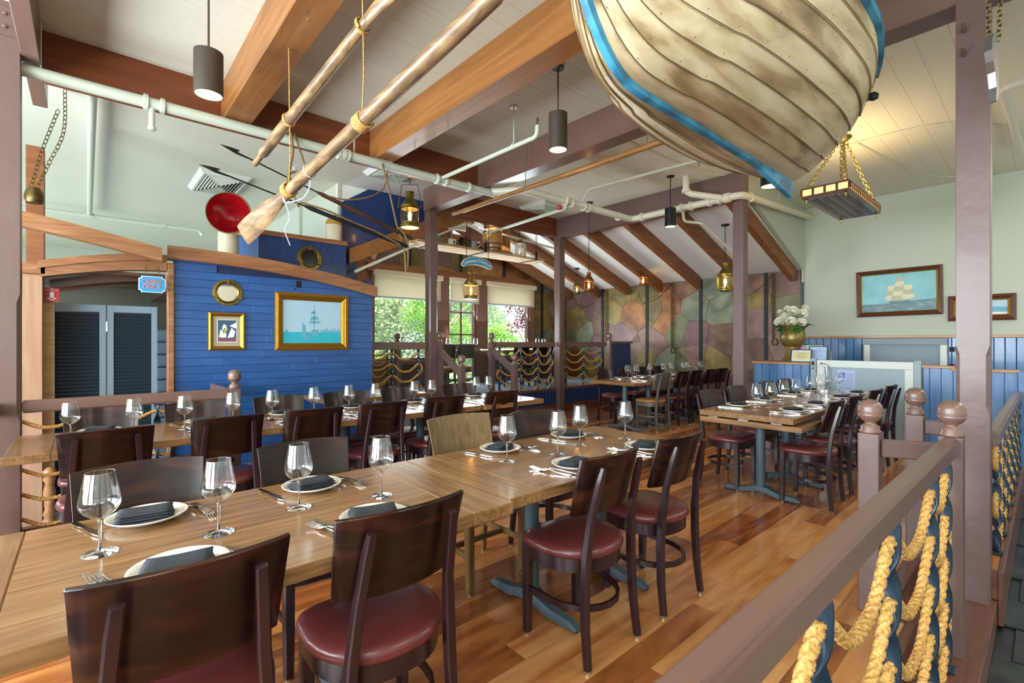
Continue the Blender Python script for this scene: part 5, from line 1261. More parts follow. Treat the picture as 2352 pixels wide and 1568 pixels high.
l = bpy.data.lights.new('grating_light', 'AREA'); l.shape = 'RECTANGLE'; l.size = 1.2; l.size_y = .3; l.energy = 9; l.color = (1, .72, .36); o = bpy.data.objects.new('grating_light', l); COL.objects.link(o); o.location = (6.5, 1.58, 3.03); o.rotation_euler = (PI, 0, 0)

for x, y, z, lab in ((5.70, 2.9, 3.56, 'small sprinkler head under the thin cream branch pipe'), (7.93, 3.42, 2.69, 'small sprinkler head at the end of the bent pipe between two rafters'), (1.72, 11.2, 3.43, 'small sprinkler head at the bent end of the hall pipe'), (3.2, 3.23, 3.44, 'small upright sprinkler head on the branch pipe by the middle pendant'), (8.6, 6.7, 2.80, 'small sprinkler head at the low end of the gable pipe')):
    bm = BM(); lathe(bm, [(.012, z+.03), (.012, z+.005), (.005, z), (.005, z-.012), (.016, z-.016), (.016, z-.02)], 10, (x, y, 0)); torus(bm, (x, y, z-.0), (1, 0, 0), (0, 0, 1), .012, .016, .002, 10, 4)
    tag(obj('sprinkler_head', bm, M['chrome'], smooth=True), lab, 'sprinkler')

# ================================================================== THINGS ON THE DECKHOUSE
def frame_part(par, x0, x1, z0, z1, y, w_, mats, depth=.035):
    """four mitred mouldings facing -y"""
    o = [(x0, z0), (x1, z0), (x1, z1), (x0, z1)]; i_ = [(x0+w_, z0+w_), (x1-w_, z0+w_), (x1-w_, z1-w_), (x0+w_, z1-w_)]
    m1 = [(a[0]*.62+b[0]*.38, a[1]*.62+b[1]*.38) for a, b in zip(o, i_)]
    bm = BM(); L = [[bm.verts.new((p[0], yy, p[1])) for p in q] for q, yy in ((o, y), (o, y-depth*.8), (m1, y-depth), (i_, y-depth*.45), (i_, y))]
    for A, B in zip(L, L[1:]+[L[0]]):
        for k in range(4): bm.faces.new((A[k], A[(k+1) % 4], B[(k+1) % 4], B[k]))
    obj('frame', bm, mats, par)
def polyface(bm, pts, y): bm.faces.new([bm.verts.new((a, y, b)) for a, b in pts])
Y = Y0
p = root('painting', 'gilt-framed painting of tall ships on a turquoise sea on the blue wall', 'painting', (2.03, Y, 1.58))
x0, x1, z0, z1 = 1.606, 2.458, 1.247, 1.92
frame_part(p, x0, x1, z0, z1, Y, .085, M['gold'], .045)
bm = BM()
for k in range(60):
    f = k/60
    for zz in (z0+.055, z1-.055): lathe(bm, [(.006, 0), (.003, -.006)], 5, (x0+.05+(x1-x0-.1)*f, Y-.038, zz), 'y')
    if k < 44:
        for xx in (x0+.055, x1-.055): lathe(bm, [(.006, 0), (.003, -.006)], 5, (xx, Y-.038, z0+.05+(z1-z0-.1)*k/44), 'y')
obj('beading', bm, M['golddk'], p, kind='stuff')
cx0, cx1, cz0, cz1 = x0+.08, x1-.08, z0+.08, z1-.08; hz = cz0+.135
bm = BM(); polyface(bm, [(cx0, hz), (cx1, hz), (cx1, cz1), (cx0, cz1)], Y-.012); obj('painted_sky', bm, M['sky1'], p)
bm = BM(); polyface(bm, [(cx0, cz0), (cx1, cz0), (cx1, hz), (cx0, hz)], Y-.012); obj('painted_sea', bm, M['sea1'], p)
bm = BM(); s_ = cx0+.36; zb = cz0+.10
for a in ([(s_-.04, zb), (s_+.05, zb-.005), (s_+.055, zb+.07), (s_-.03, zb+.06)], [(s_-.07, zb+.14), (s_+.09, zb+.145), (s_+.06, zb+.17), (s_-.04, zb+.17)], [(s_-.05, zb+.18), (s_+.06, zb+.19), (s_+.035, zb+.23), (s_-.03, zb+.22)], [(s_-.04, zb+.25), (s_+.02, zb+.255), (s_+.01, zb+.29), (s_-.03, zb+.28)], [(s_-.002, zb+.05), (s_+.004, zb+.05), (s_+.004, zb+.36), (s_-.002, zb+.36)],
          [(s_-.13, zb-.03), (s_-.09, zb-.03), (s_-.10, zb+.11), (s_-.14, zb+.15)], [(s_-.07, zb-.03), (s_-.055, zb-.03), (s_-.07, zb+.06)], [(s_-.12, zb-.05), (s_-.03, zb-.05), (s_-.04, zb-.03), (s_-.13, zb-.03)], [(cx0+.03, hz), (cx0+.07, hz), (cx0+.045, hz+.04)]): polyface(bm, a, Y-.0135)
for k in range(8): polyface(bm, [(cx0+.44+k*.03, hz), (cx0+.462+k*.03, hz), (cx0+.462+k*.03, hz+.02+.02*((k*7) % 3)), (cx0+.44+k*.03, hz+.03)], Y-.0133)
obj('painted_ships', bm, M['sailb'], p, kind='stuff')
p = root('framed_print', 'small gold-framed print of two robed figures under the porthole mirror', 'picture', (1.12, Y, 1.46))
x0, x1, z0, z1 = .958, 1.298, 1.258, 1.66
frame_part(p, x0, x1, z0, z1, Y, .042, M['gold'], .035)
bm = BM(); box(bm, x0+.04, x1-.04, Y-.012, Y-.008, z0+.04, z1-.04); obj('mount', bm, M['matb'], p)
ix0, ix1, iz0, iz1 = x0+.085, x1-.08, z0+.09, z1-.08
bm = BM(); box(bm, ix0-.006, ix1+.006, Y-.0135, Y-.012, iz0-.006, iz1+.006); obj('white_border', bm, M['robe'], p)
bm = BM(); polyface(bm, [(ix0, iz0), (ix1, iz0), (ix1, iz1), (ix0, iz1)], Y-.014); obj('painted_ground', bm, M['night'], p)
bm = BM(); polyface(bm, [(ix0, iz0), (ix1, iz0), (ix1, iz0+.05), (ix0+.09, iz0+.03), (ix0, iz0+.055)], Y-.0145); obj('painted_carpet', bm, M['pink'], p)
bm = BM()
for a in ([(ix0+.01, iz0+.05), (ix0+.05, iz0+.04), (ix0+.045, iz0+.12), (ix0+.025, iz0+.13)], [(ix0+.04, iz0+.13), (ix0+.09, iz0+.12), (ix0+.08, iz0+.17), (ix0+.06, iz0+.19), (ix0+.045, iz0+.17)], [(ix0+.05, iz0+.045), (ix0+.08, iz0+.045), (ix0+.08, iz0+.1), (ix0+.05, iz0+.1)], [(ix0+.09, iz0+.04), (ix0+.15, iz0+.05), (ix0+.165, iz0+.11), (ix0+.13, iz0+.15), (ix0+.11, iz0+.1)], [(ix0+.11, iz0+.17), (ix1, iz0+.21), (ix1, iz0+.14)]): polyface(bm, a, Y-.0150)
obj('painted_robes', bm, M['robe'], p)
bm = BM(); polyface(bm, [(ix0+.048, iz0+.09), (ix0+.082, iz0+.09), (ix0+.078, iz0+.15), (ix0+.058, iz0+.15)], Y-.0154); obj('painted_tunic', bm, M['olive'], p)
def porthole(label, x, y, z, r, gm, rim=M['brassd']):
    p = root('porthole', label, 'porthole', (x, y, z)); bm = BM()
    lathe(bm, [(r, 0), (r, -.014), (r*.8, -.018), (r*.78, -.012), (r*.74, -.03), (r*.68, -.026), (r*.66, -.006), (r*.66, 0)], 40, (x, y, z), 'y', cap=False); obj('rim', bm, M['brass'], p, True)
    bm = BM(); lathe(bm, [(0, -.008), (r*.67, -.008)], 36, (x, y, z), 'y', cap=False); obj('disc', bm, gm, p)
    bm = BM()
    for k in range(12): a = 2*PI*k/12+.2; lathe(bm, [(r*.045, 0), (r*.03, -.005)], 6, (x+r*.9*math.cos(a), y-.014, z+r*.9*math.sin(a)), 'y')
    obj('rivets', bm, M['chrome'], p, kind='stuff')
    for a in (PI*.5, -PI*.14, PI*1.14):
        bm = BM(); c_ = Vector((x+r*.8*math.cos(a), y-.03, z+r*.8*math.sin(a))); d = Vector((math.cos(a), 0, math.sin(a)))
        quadbar(bm, c_-d*r*.13, c_+d*r*.2, r*.2, .018, (0, 1, 0)); tube(bm, [c_+d*r*.1, c_+d*r*.1+Vector((0, -.02, 0))], r*.08, 8); obj('dog_clamp', bm, M['brass'], p)
porthole('round brass porthole mirror on the blue deckhouse wall', 1.134, Y, 1.876, .142, M['mirror'])
porthole('brass porthole with dark glass on the upper blue cabin box', 2.30, 6.80, 2.50, .165, M['portglass'])
def fxsign(): pass
s = root('hanging_sign', 'small blue CREW ONLY sign on two chains', 'sign', (.48, Y-.08, 1.91)); yy = Y-.08
x0, x1, z0, z1 = .372, .584, 1.827, 1.985; k = .022
def notch(a, b, c, d, k): return [(a+k, c), (b-k, c), (b-k*.8, c+k*.8), (b, c+k), (b, d-k), (b-k*.8, d-k*.8), (b-k, d), (a+k, d), (a+k*.8, d-k*.8), (a, d-k), (a, c+k), (a+k*.8, c+k*.8)]
bm = BM(); prism(bm, notch(x0, x1, z0, z1, k), fY(yy), 0, .014); obj('edge', bm, M['signedge'], s)
bm = BM(); prism(bm, notch(x0+.008, x1-.008, z0+.008, z1-.008, k), fY(yy), -.002, 0); obj('board', bm, M['signblue'], s)
for t_, z in (('CREW', 1.929), ('ONLY', 1.882)):
    text(t_, .056, faceM((.478, yy-.0035, z), (1, 0, 0), (0, 0, 1)), M['cream'], s, extr=.0008, space=.96, offset=.0012)
    text(t_, .056, faceM((.478, yy-.0048, z), (1, 0, 0), (0, 0, 1)), M['redtext'], s, extr=.0008, space=.96)
for x in (.43, .53):
    bm = BM(); chain(bm, [(x, yy+.007, 1.98), (x, yy+.007, 2.09)], .03, .003); obj('chain', bm, M['brass'], s)
f = root('fire_sign', 'red fire extinguisher sign beside the pillar left of the louvered doors', 'sign', (-.235, 6.0, 1.77))
bm = BM(); box(bm, -.282, -.188, 6.0, 6.006, 1.71, 1.835); obj('plate', bm, M['red'], f)
text('FIRE\nEXTINGUISHER', .0125, faceM((-.235, 5.999, 1.82), (1, 0, 0), (0, 0, 1)), M['robe'], f, extr=.0004)
bm = BM(); prism(bm, [(-.25, 1.745), (-.222, 1.745), (-.222, 1.79), (-.229, 1.80), (-.243, 1.80), (-.25, 1.79)], fY(5.999), -.001, 0); prism(bm, [(-.268, 1.745), (-.235, 1.718), (-.202, 1.745), (-.215, 1.745), (-.235, 1.729), (-.255, 1.745)], fY(5.999), -.001, 0); obj('symbol', bm, M['robe'], f)
# cowl ventilator
c = root('cowl_ventilator', 'white cowl ventilator with a red mouth rising behind the deckhouse', 'ventilator', (1.30, 6.62, 2.1))
bm = BM(); lathe(bm, [(.118, 2.1), (.112, 2.58), (.114, 2.60)], 28, (1.30, 6.70, 0)); obj('trunk', bm, M['stone'], c, True)
dm = Vector((-.42, -.88, -.04)).normalized(); C0 = Vector((1.22, 6.28, 2.83)); bm = BM(); a_ = dm.cross(Vector((0, 0, 1))).normalized(); b_ = a_.cross(dm); rings = []
for fr, rd in ((0, .225), (.02, .218), (.1, .19), (.2, .165), (.3, .13), (.36, .07), (.38, .01)): rings.append([bm.verts.new(C0-dm*fr+a_*math.cos(2*PI*k/32)*rd+b_*math.sin(2*PI*k/32)*rd) for k in range(32)])
for A, B in zip(rings, rings[1:]):
    for k in range(32): bm.faces.new((A[k], A[(k+1) % 32], B[(k+1) % 32], B[k]))
obj('bowl', bm, M['redenamel'], c, 'all')
bm = BM(); rings = []
for fr, rd in ((0, .231), (.1, .2), (.22, .178), (.34, .14), (.4, .07), (.42, .01)): rings.append([bm.verts.new(C0-dm*fr+a_*math.cos(2*PI*k/32)*rd+b_*math.sin(2*PI*k/32)*rd) for k in range(32)])
for A, B in zip(rings, rings[1:]):
    for k in range(32): bm.faces.new((A[k], A[(k+1) % 32], B[(k+1) % 32], B[k]))
obj('outer_hood', bm, M['stone'], c, 'all')
bm = BM(); torus(bm, C0, a_, b_, .230, .230, .008, 36, 6); obj('mouth_rim', bm, M['brassd'], c, 'all')
bm = BM(); tube(bm, [(1.30, 6.70, 2.58), (1.30, 6.71, 2.64), (1.31, 6.70, 2.69)], .112, 20); obj('neck', bm, M['stone'], c, True)
j = root('stoneware_jug', 'cream and ochre stoneware jug standing on the upper cabin cap', 'jug', (2.66, 6.9, 2.8))
bm = BM(); lathe(bm, [(.10, 2.8), (.112, 2.81), (.114, 3.0), (.114, 3.03)], 28, (2.68, 6.9, 0)); obj('body', bm, M['stone'], j, True)
bm = BM(); lathe(bm, [(.1142, 3.03), (.112, 3.075), (.09, 3.12), (.045, 3.145), (.035, 3.155), (.04, 3.17), (.03, 3.18)], 28, (2.68, 6.9, 0)); obj('shoulder', bm, M['ochre'], j, True)
b = root('ship_bell', 'dark brass bell hanging on chains behind the left post', 'bell', (-.36, 6.2, 2.72))
bm = BM(); lathe(bm, [(.06, 2.62), (.068, 2.64), (.07, 2.68), (.06, 2.73), (.04, 2.76), (.02, 2.765), (.0, 2.77)], 20, (-.36, 6.2, 0)); obj('bell_body', bm, M['brassd'], b, True)
for P in ([(-.38, 6.2, 2.76), (-.30, 6.1, 3.1), (-.19, 5.9, 3.42)], [(-.34, 6.2, 2.76), (-.26, 6.15, 3.0), (-.16, 6.1, 3.30), (-.15, 6.1, 3.70)]):
    bm = BM(); chain(bm, P, .055, .004); obj('chain', bm, M['brassd'], b)
bm = BM(); box(bm, -.44, -.31, 6.55, 6.68, 2.0, 3.25, .004); tag(obj('wooden_post', bm, M['rafter']), 'short reddish wooden post standing behind the bell', 'post')

# ================================================================== WARDROOM SHELF AND SIGN
sh = root('hanging_shelf', 'long pale plank shelf hung on chains over the wardroom entrance', 'shelf', (5.2, 6.85, 3.0))
for k in range(3):
    y = 6.62+k*.155; bm = BM(); box(bm, 3.9-.03*k, 6.75+.05*k, y, y+.15, 2.93, 2.97, .003); obj('plank', bm, M['plank'], sh)
for x in (4.2, 5.25, 6.5):
    bm = BM(); box(bm, x-.02, x+.02, 6.60, 7.1, 2.918, 2.93); box(bm, x-.022, x+.022, 6.59, 6.604, 2.918, 3.08); obj('iron_strap', bm, M['strap'], sh)
    for y in (6.6, 7.09): bm = BM(); chain(bm, [(x, y, 3.06), (x, y, 3.7)], .05, .004); obj('chain', bm, M['strap'], sh)
ba = root('barrel', 'pale banded barrel standing on the hanging shelf', 'barrel', (5.62, 6.86, 2.97))
bm = BM(); prf = [(.15+.035*math.sin(PI*i/10), 2.97+.056*i) for i in range(11)]; lathe(bm, prf, 28, (5.62, 6.86, 0)); obj('staves', bm, M['stave'], ba, True)
for i in (.6, 1.6, 3, 7, 8.4, 9.4):
    bm = BM(); r_ = .154+.035*math.sin(PI*i/10); z = 2.97+.056*i; lathe(bm, [(r_, z-.012), (r_+.003, z-.01), (r_+.003, z+.01), (r_, z+.012)], 28, (5.62, 6.86, 0), cap=False); obj('hoop', bm, M['hoop'], ba)
bm = BM(); lat_to(bm, [(.02, 0), (.02, .05), (.012, .07)], (5.62, 6.7, 3.05), (.2, -1, 0), 8); obj('tap', bm, M['hoop'], ba)
bm = BM(); box(bm, 5.86, 6.10, 6.9, 7.05, 2.97, 3.5, .01); tag(obj('wooden_crate', bm, M['stave']), 'tall brown wooden box behind the barrel on the hanging shelf', 'box')
j = root('cider_jar', 'cream cider jar with black lettering at the right end of the hanging shelf', 'jar', (6.2, 6.72, 2.97))
bm = BM(); lathe(bm, [(.098, 2.97), (.105, 2.98), (.105, 3.19), (.095, 3.215), (.05, 3.225)], 26, (6.2, 6.72, 0)); obj('body', bm, M['stone'], j, True)
bm = BM(); lathe(bm, [(.05, 3.222), (.045, 3.25), (.03, 3.27), (.034, 3.30), (0, 3.31)], 16, (6.2, 6.72, 0)); obj('stopper', bm, M['hoop'], j, True)
bm = BM(); lat_to(bm, [(.012, 0), (.014, .03), (.006, .035)], (6.13, 6.64, 3.0), (-.66, -.75, 0), 8); obj('tap', bm, M['pewter'], j)
dv = Vector((-.665, -.747, 0)); rt_ = Vector((.747, -.665, 0))
text("GAYMER'S", .036, faceM(Vector((6.2, 6.72, 3.165))+dv*.106, rt_, (0, 0, 1)), M['ink'], j, extr=.001); text('CYDER', .036, faceM(Vector((6.2, 6.72, 3.13))+dv*.106, rt_, (0, 0, 1)), M['ink'], j, extr=.001)
def mug(label, x, y, z, r, h, mat, spout=False):
    m_ = root('tankard', label, 'mug', (x, y, z)); bm = BM(); lathe(bm, [(r*1.1, z), (r*1.1, z+.006), (r, z+.012), (r*.85, z+h), (r*.78, z+h), (r*.9, z+.02), (0, z+.02)], 20, (x, y, 0)); obj('body', bm, mat, m_, True)
    bm = BM(); V_ = rt_*r; c_ = Vector((x, y, z)); tube(bm, catmull([c_+V_*.9+Vector((0, 0, h*.85)), c_+V_*1.6+Vector((0, 0, h*.85)), c_+V_*1.7+Vector((0, 0, h*.4)), c_+V_*1.0+Vector((0, 0, h*.2))], 5), .007, 6); obj('handle', bm, mat, m_, True)
    if spout: bm = BM(); tube(bm, [c_-V_*.9+Vector((0, 0, h*.4)), c_-V_*1.7+Vector((0, 0, h*.75)), c_-V_*2.0+Vector((0, 0, h*1.0))], .006, 6); obj('spout', bm, mat, m_, True)
mug('cream mug on the left part of the hanging shelf', 4.58, 6.7, 2.97, .05, .105, M['china'])
mug('pewter pot with a thin spout on the hanging shelf left of the barrel', 5.06, 6.68, 2.97, .06, .13, M['pewter'], True)
bm = BM(); lathe(bm, [(.035, 2.97), (.005, 2.99), (.005, 3.07), (.04, 3.09)], 12, (4.38, 6.68, 0)); tag(obj('pewter_stand', bm, M['pewter'], smooth=True), 'small pewter candlestick beside the post end of the hanging shelf', 'candlestick')
ws = root('hanging_sign', "arched blue Lieutenants' Wardroom name board hanging on two chains", 'sign', (4.9, 6.35, 2.68))
bm = BM(); bm2 = BM(); N = 16; cxs, top, bot = 4.88, [], []
def arcs(t, g_): # t -1..1
    return cxs+t*(.325-g_), 2.695-.085*t*t-.0*t
T_ = [-1+2*i/N for i in range(N+1)]
for B_, g_, o_ in ((bm, 0, 0), (bm2, .01, -.004)):
    up_ = []; dn = []
    for t in T_:
        x, z = arcs(t, g_); hh = (.068-g_)*(1-abs(t)**8*.75); up_.append((x, z+hh)); dn.append((x, z-hh))
    prism(B_, dn+up_[::-1], fY(6.35), o_, o_+.02)
obj('edge', bm, M['cream'], ws); obj('board', bm2, M['signblue'], ws)
wd = "Lieutenants' Wardroom"; WT = dict(zip("Lieutenants' Wrdm", (1.15, .5, .95, 1, .6, .95, 1, 1, .6, .9, .4, .6, 1.5, .8, 1, 1.45))); adv = []; tot = 0
wmap = {'L': 1.1, 'i': .5, 'e': .95, 'u': 1, 't': .65, 'n': 1, 'a': .95, 's': .85, "'": .4, ' ': .75, 'W': 1.5, 'r': .72, 'd': 1, 'o': 1, 'm': 1.5}
for ch in wd: adv.append(tot+wmap[ch]/2); tot += wmap[ch]
for ch, a in zip(wd, adv):
    if ch == ' ': continue
    t = (-1+2*a/tot)*.93; x, z = arcs(t, .01); sl = -2*.085*t/.315
    text(ch, .088 if ch in 'LW' else .078, faceM((x, 6.343, z), (1, 0, sl), (-sl, 0, 1)), M['cream'], ws, name='letter', extr=.001, shear=.22, offset=.001)
for x in (4.66, 5.12):
    bm = BM(); chain(bm, [(x, 6.36, 2.72), (x, 6.36, 3.36)], .035, .003); obj('chain', bm, M['strap'], ws)

# ================================================================== COPPER WALL CHAINS
for k, (y, z0, z1) in enumerate(((7.18, 1.35, 2.60), (5.42, 1.22, 2.60), (3.38, 1.40, 2.60))):
    t = root('wall_chain', ('chain hanging on the copper wall nearest the corner post', 'chain with a snap hook hanging in the middle of the copper wall', 'chain with a brass pulley hanging on the copper wall beside the flower urn')[k], 'chain', (9.45, y, z1))
    for dy in (-.02, .02): bm = BM(); chain(bm, [(9.45, y+dy, z1), (9.45, y+dy*.6, z0)], .055, .005); obj('links', bm, M['brassd'], t)
    bm = BM(); tube(bm, catmull([(9.45, y, z1), (9.2, y+.2, z1-.32), (8.9, y+.35, z1-.42), (8.6, y+.3, z1-.2)], 6), .006, 5); obj('cord', bm, M['brassd'], t)
    bm = BM(); torus(bm, (9.44, y-.02, z0-.06), (0, 1, 0), (0, 0, 1), .045, .06, .012, 14, 6); obj('shackle', bm, M['brassd'], t)

# ================================================================== RIGHT SIDE: WALL PICTURES, HALF WALL, GATE
def wpic(label, y0, y1, z0, z1, fw, m1, m2, tilt, paint):
    p = root('painting', label, 'painting', (9.58, (y0+y1)/2, (z0+z1)/2)); p.rotation_euler = (R(tilt), 0, 0); c_ = p.location
    def q(x, a, b): return (x-9.58, a-c_.y, b-c_.z)
    o = [(y0, z0), (y1, z0), (y1, z1), (y0, z1)]
    def ring(wa, wb, xa, xb, mt, nm):
        bm = BM(); A = [(y0+wa, z0+wa), (y1-wa, z0+wa), (y1-wa, z1-wa), (y0+wa, z1-wa)]; B = [(y0+wb, z0+wb), (y1-wb, z0+wb), (y1-wb, z1-wb), (y0+wb, z1-wb)]; m_ = [((a[0]+b[0])/2, (a[1]+b[1])/2) for a, b in zip(A, B)]
        L = [[bm.verts.new(q(x, *pp)) for pp in P_] for P_, x in ((A, 9.578), (A, xa), (m_, xa-.01), (B, xb), (B, 9.578))]
        for U, V in zip(L, L[1:]+[L[0]]):
            for k in range(4): bm.faces.new((U[k], U[(k+1) % 4], V[(k+1) % 4], V[k]))
        obj(nm, bm, mt, p, world=False)
    ring(0, fw*.7, 9.545, 9.55, m1, 'frame'); ring(fw*.7, fw, 9.552, 9.56, m2, 'gilt_slip')
    for nm, mt, polys, x in paint:
        bm = BM()
        for kk, pl in enumerate(polys): bm.faces.new([bm.verts.new(q(x-.0004*kk, y1-fw-(y1-y0-2*fw)*a, z0+fw+(z1-z0-2*fw)*b)) for a, b in pl])
        obj(nm, bm, mt, p, world=False)
    return p
sails = []
rnd2 = random.Random(2)
for cx, base, n_, w0, st_ in ((.42, .32, 3, .09, .13), (.53, .31, 5, .125, .125), (.64, .34, 3, .09, .12)):
    for k in range(n_):
        w_ = w0*(1-k*.16); zb = base+k*st_; sails.append([(cx-w_, zb), (cx-w_*.3, zb-.035), (cx+w_*.4, zb-.03), (cx+w_, zb+.01), (cx+w_*.82, zb+st_*.8), (cx, zb+st_*.88), (cx-w_*.8, zb+st_*.75)])
wpic('large tilted sailing ship painting with a mahogany and gold frame on the sage wall', 1.055, 2.13, 1.755, 2.50, .075, M['mahog'], M['gold'], -.6,
     [('painted_sky', M['sky2'], [[(0, .2), (1, .27), (1, 1), (0, 1)]], 9.566), ('painted_sea', M['sea2'], [[(0, 0), (1, 0), (1, .29), (.8, .27), (.6, .24), (.3, .2), (0, .21)]], 9.565),
      ('painted_sails', M['sail'], sails[::2], 9.5645), ('painted_shaded_sails', M['matb2'], sails[1::2], 9.5643), ('painted_hull', M['shipd'], [[(.40, .19), (.64, .18), (.68, .28), (.5, .27), (.38, .28)]], 9.5642)])
wpic('small gilt-framed seascape half hidden behind the big foreground post', .30, 1.0, 1.65, 2.02, .085, M['mahog'], M['gold'], 0,
     [('painted_sky', M['sky1'], [[(0, .4), (1, .4), (1, 1), (0, 1)]], 9.566), ('painted_sea', M['sailb'], [[(0, .12), (1, .12), (1, .5), (.7, .55), (.4, .42), (0, .45)]], 9.565), ('painted_foam', M['robe'], [[(0, 0), (1, 0), (1, .16), (0, .2)]], 9.5645)])
p = root('porthole', 'small brass porthole on the sage wall behind the big foreground post', 'porthole', (9.58, .69, 2.27)); bm = BM()
r_ = .14; lathe(bm, [(r_, 0), (r_, -.014), (r_*.8, -.02), (r_*.74, -.03), (r_*.66, -.01), (r_*.66, 0)], 36, (9.58, .69, 2.27), 'x', cap=False); obj('rim', bm, M['brass'], p, True)
bm = BM(); lathe(bm, [(0, -.008), (r_*.67, -.008)], 30, (9.58, .69, 2.27), 'x', cap=False); obj('disc', bm, M['gatep2'], p)
# grey lift panel set in the back wainscot
gp = root('platform_lift', 'grey platform lift panel set in the back wainscot below the oak rail', 'panel', (9.5, 1.5, .7))
bm = BM(); box(bm, 9.50, 9.57, 1.0, 2.03, -.3, 1.40); obj('panel', bm, M['gatep2'], gp)
for y in (1.0, 1.93): bm = BM(); box(bm, 9.47, 9.50, y, y+.08, -.3, 1.30, .004); obj('jamb', bm, M['gatef'], gp)
bm = BM(); box(bm, 9.46, 9.5, 1.0, 2.03, 1.30, 1.40, .004); obj('header', bm, M['gatep2'], gp)
for z in (.95, 1.2): bm = BM(); lathe(bm, [(.025, 0), (.025, .07)], 10, (9.46, .95, z), 'z'); obj('latch', bm, M['strap'], gp)
# blue half walls
def halfwall(label, y0, y1, z1, depth, left_return=False, x=7.6):
    h = root('half_wall', label, 'half wall', (x, (y0+y1)/2, 0)); yy_ = y0
    while yy_ < y1-.01:
        e = min(yy_+.105, y1); bm = BM(); box(bm, x, x+.014, yy_+.003, e-.003, -.05, z1-.03, .003); obj('board', bm, M['bluev'], h); yy_ = e
    bm = BM(); box(bm, x+.012, x+depth, y0, y1, -.3, z1-.03); obj('core', bm, M['blue'], h)
    bm = BM(); box(bm, x-.03, x+depth+.01, y0-.012, y1+.012, z1-.03, z1, .004); obj('cap', bm, M['capwood'], h); return h
halfwall('blue board half wall carrying the flower urn', 2.245, 3.0, 1.05, .75)
halfwall('blue board half wall right of the white lift gate', .75, 1.02, 1.06, .12)
halfwall('lower blue board half wall behind the big foreground post', .225, .75, 1.035, .12)
bm = BM(); box(bm, 7.5, 7.62, .12, .225, -.3, 1.02, .004); tag(obj('corner_post', bm, M['bluev']), 'blue end post where the far rope railing stops', 'post')
# gate
ga = root('lift_gate', 'white framed grey lift gate with a chrome handle', 'gate', (7.58, 1.6, 0))
bm = BM(); box(bm, 7.565, 7.585, 1.12, 2.13, .02, 1.02); obj('panel', bm, M['gatep'], ga)
bm = BM(); box(bm, 7.55, 7.60, 1.10, 2.14, 1.0, 1.095, .004); obj('top_frame', bm, M['gatef'], ga)
for y in (1.10, 2.05): bm = BM(); box(bm, 7.552, 7.598, y, y+.09, .01, 1.0, .004); obj('side_frame', bm, M['gatef'], ga)
for y in (1.03, 2.145): bm = BM(); box(bm, 7.54, 7.61, y, y+.07, 0, 1.115, .004); obj('gate_post', bm, M['gatep'], ga)
bm = BM(); tube(bm, catmull([(7.548, 2.085, 1.05), (7.48, 2.07, 1.05), (7.47, 2.03, 1.03), (7.47, 2.0, .98), (7.47, 2.0, .62), (7.47, 2.03, .56), (7.548, 2.085, .54)], 5), .011, 8); obj('handle', bm, M['chrome'], ga, True)
bm = BM(); box(bm, 7.536, 7.541, 2.165, 2.20, 1.02, 1.075); box(bm, 7.536, 7.541, 2.17, 2.195, .97, .99); obj('switch', bm, M['strap'], ga)
n_ = root('notice', 'white notice with a blue wheelchair symbol on the lift gate', 'notice', (7.562, 1.8, .83))
bm = BM(); box(bm, 7.561, 7.564, 1.70, 1.90, .68, .97); obj('sheet', bm, M['paperb'], n_)
bm = BM(); box(bm, 7.559, 7.561, 1.815, 1.885, .865, .935); obj('symbol_field', bm, M['accessblue'], n_)
bm = BM(); torus(bm, (7.5585, 1.848, .888), (0, 1, 0), (0, 0, 1), .016, .016, .003, 14, 4); lathe(bm, [(.006, 0), (.006, -.002)], 8, (7.559, 1.855, .926), 'x'); tube(bm, [(7.558, 1.855, .918), (7.558, 1.855, .892), (7.558, 1.838, .892), (7.558, 1.828, .872)], .003, 4); obj('wheelchair_symbol', bm, M['robe'], n_)
bm = BM()
for k in range(9): box(bm, 7.5595, 7.5605, 1.715, 1.80 if k < 4 else 1.885, .92-k*.025, .924-k*.025)
obj('text_lines', bm, M['ink'], n_)
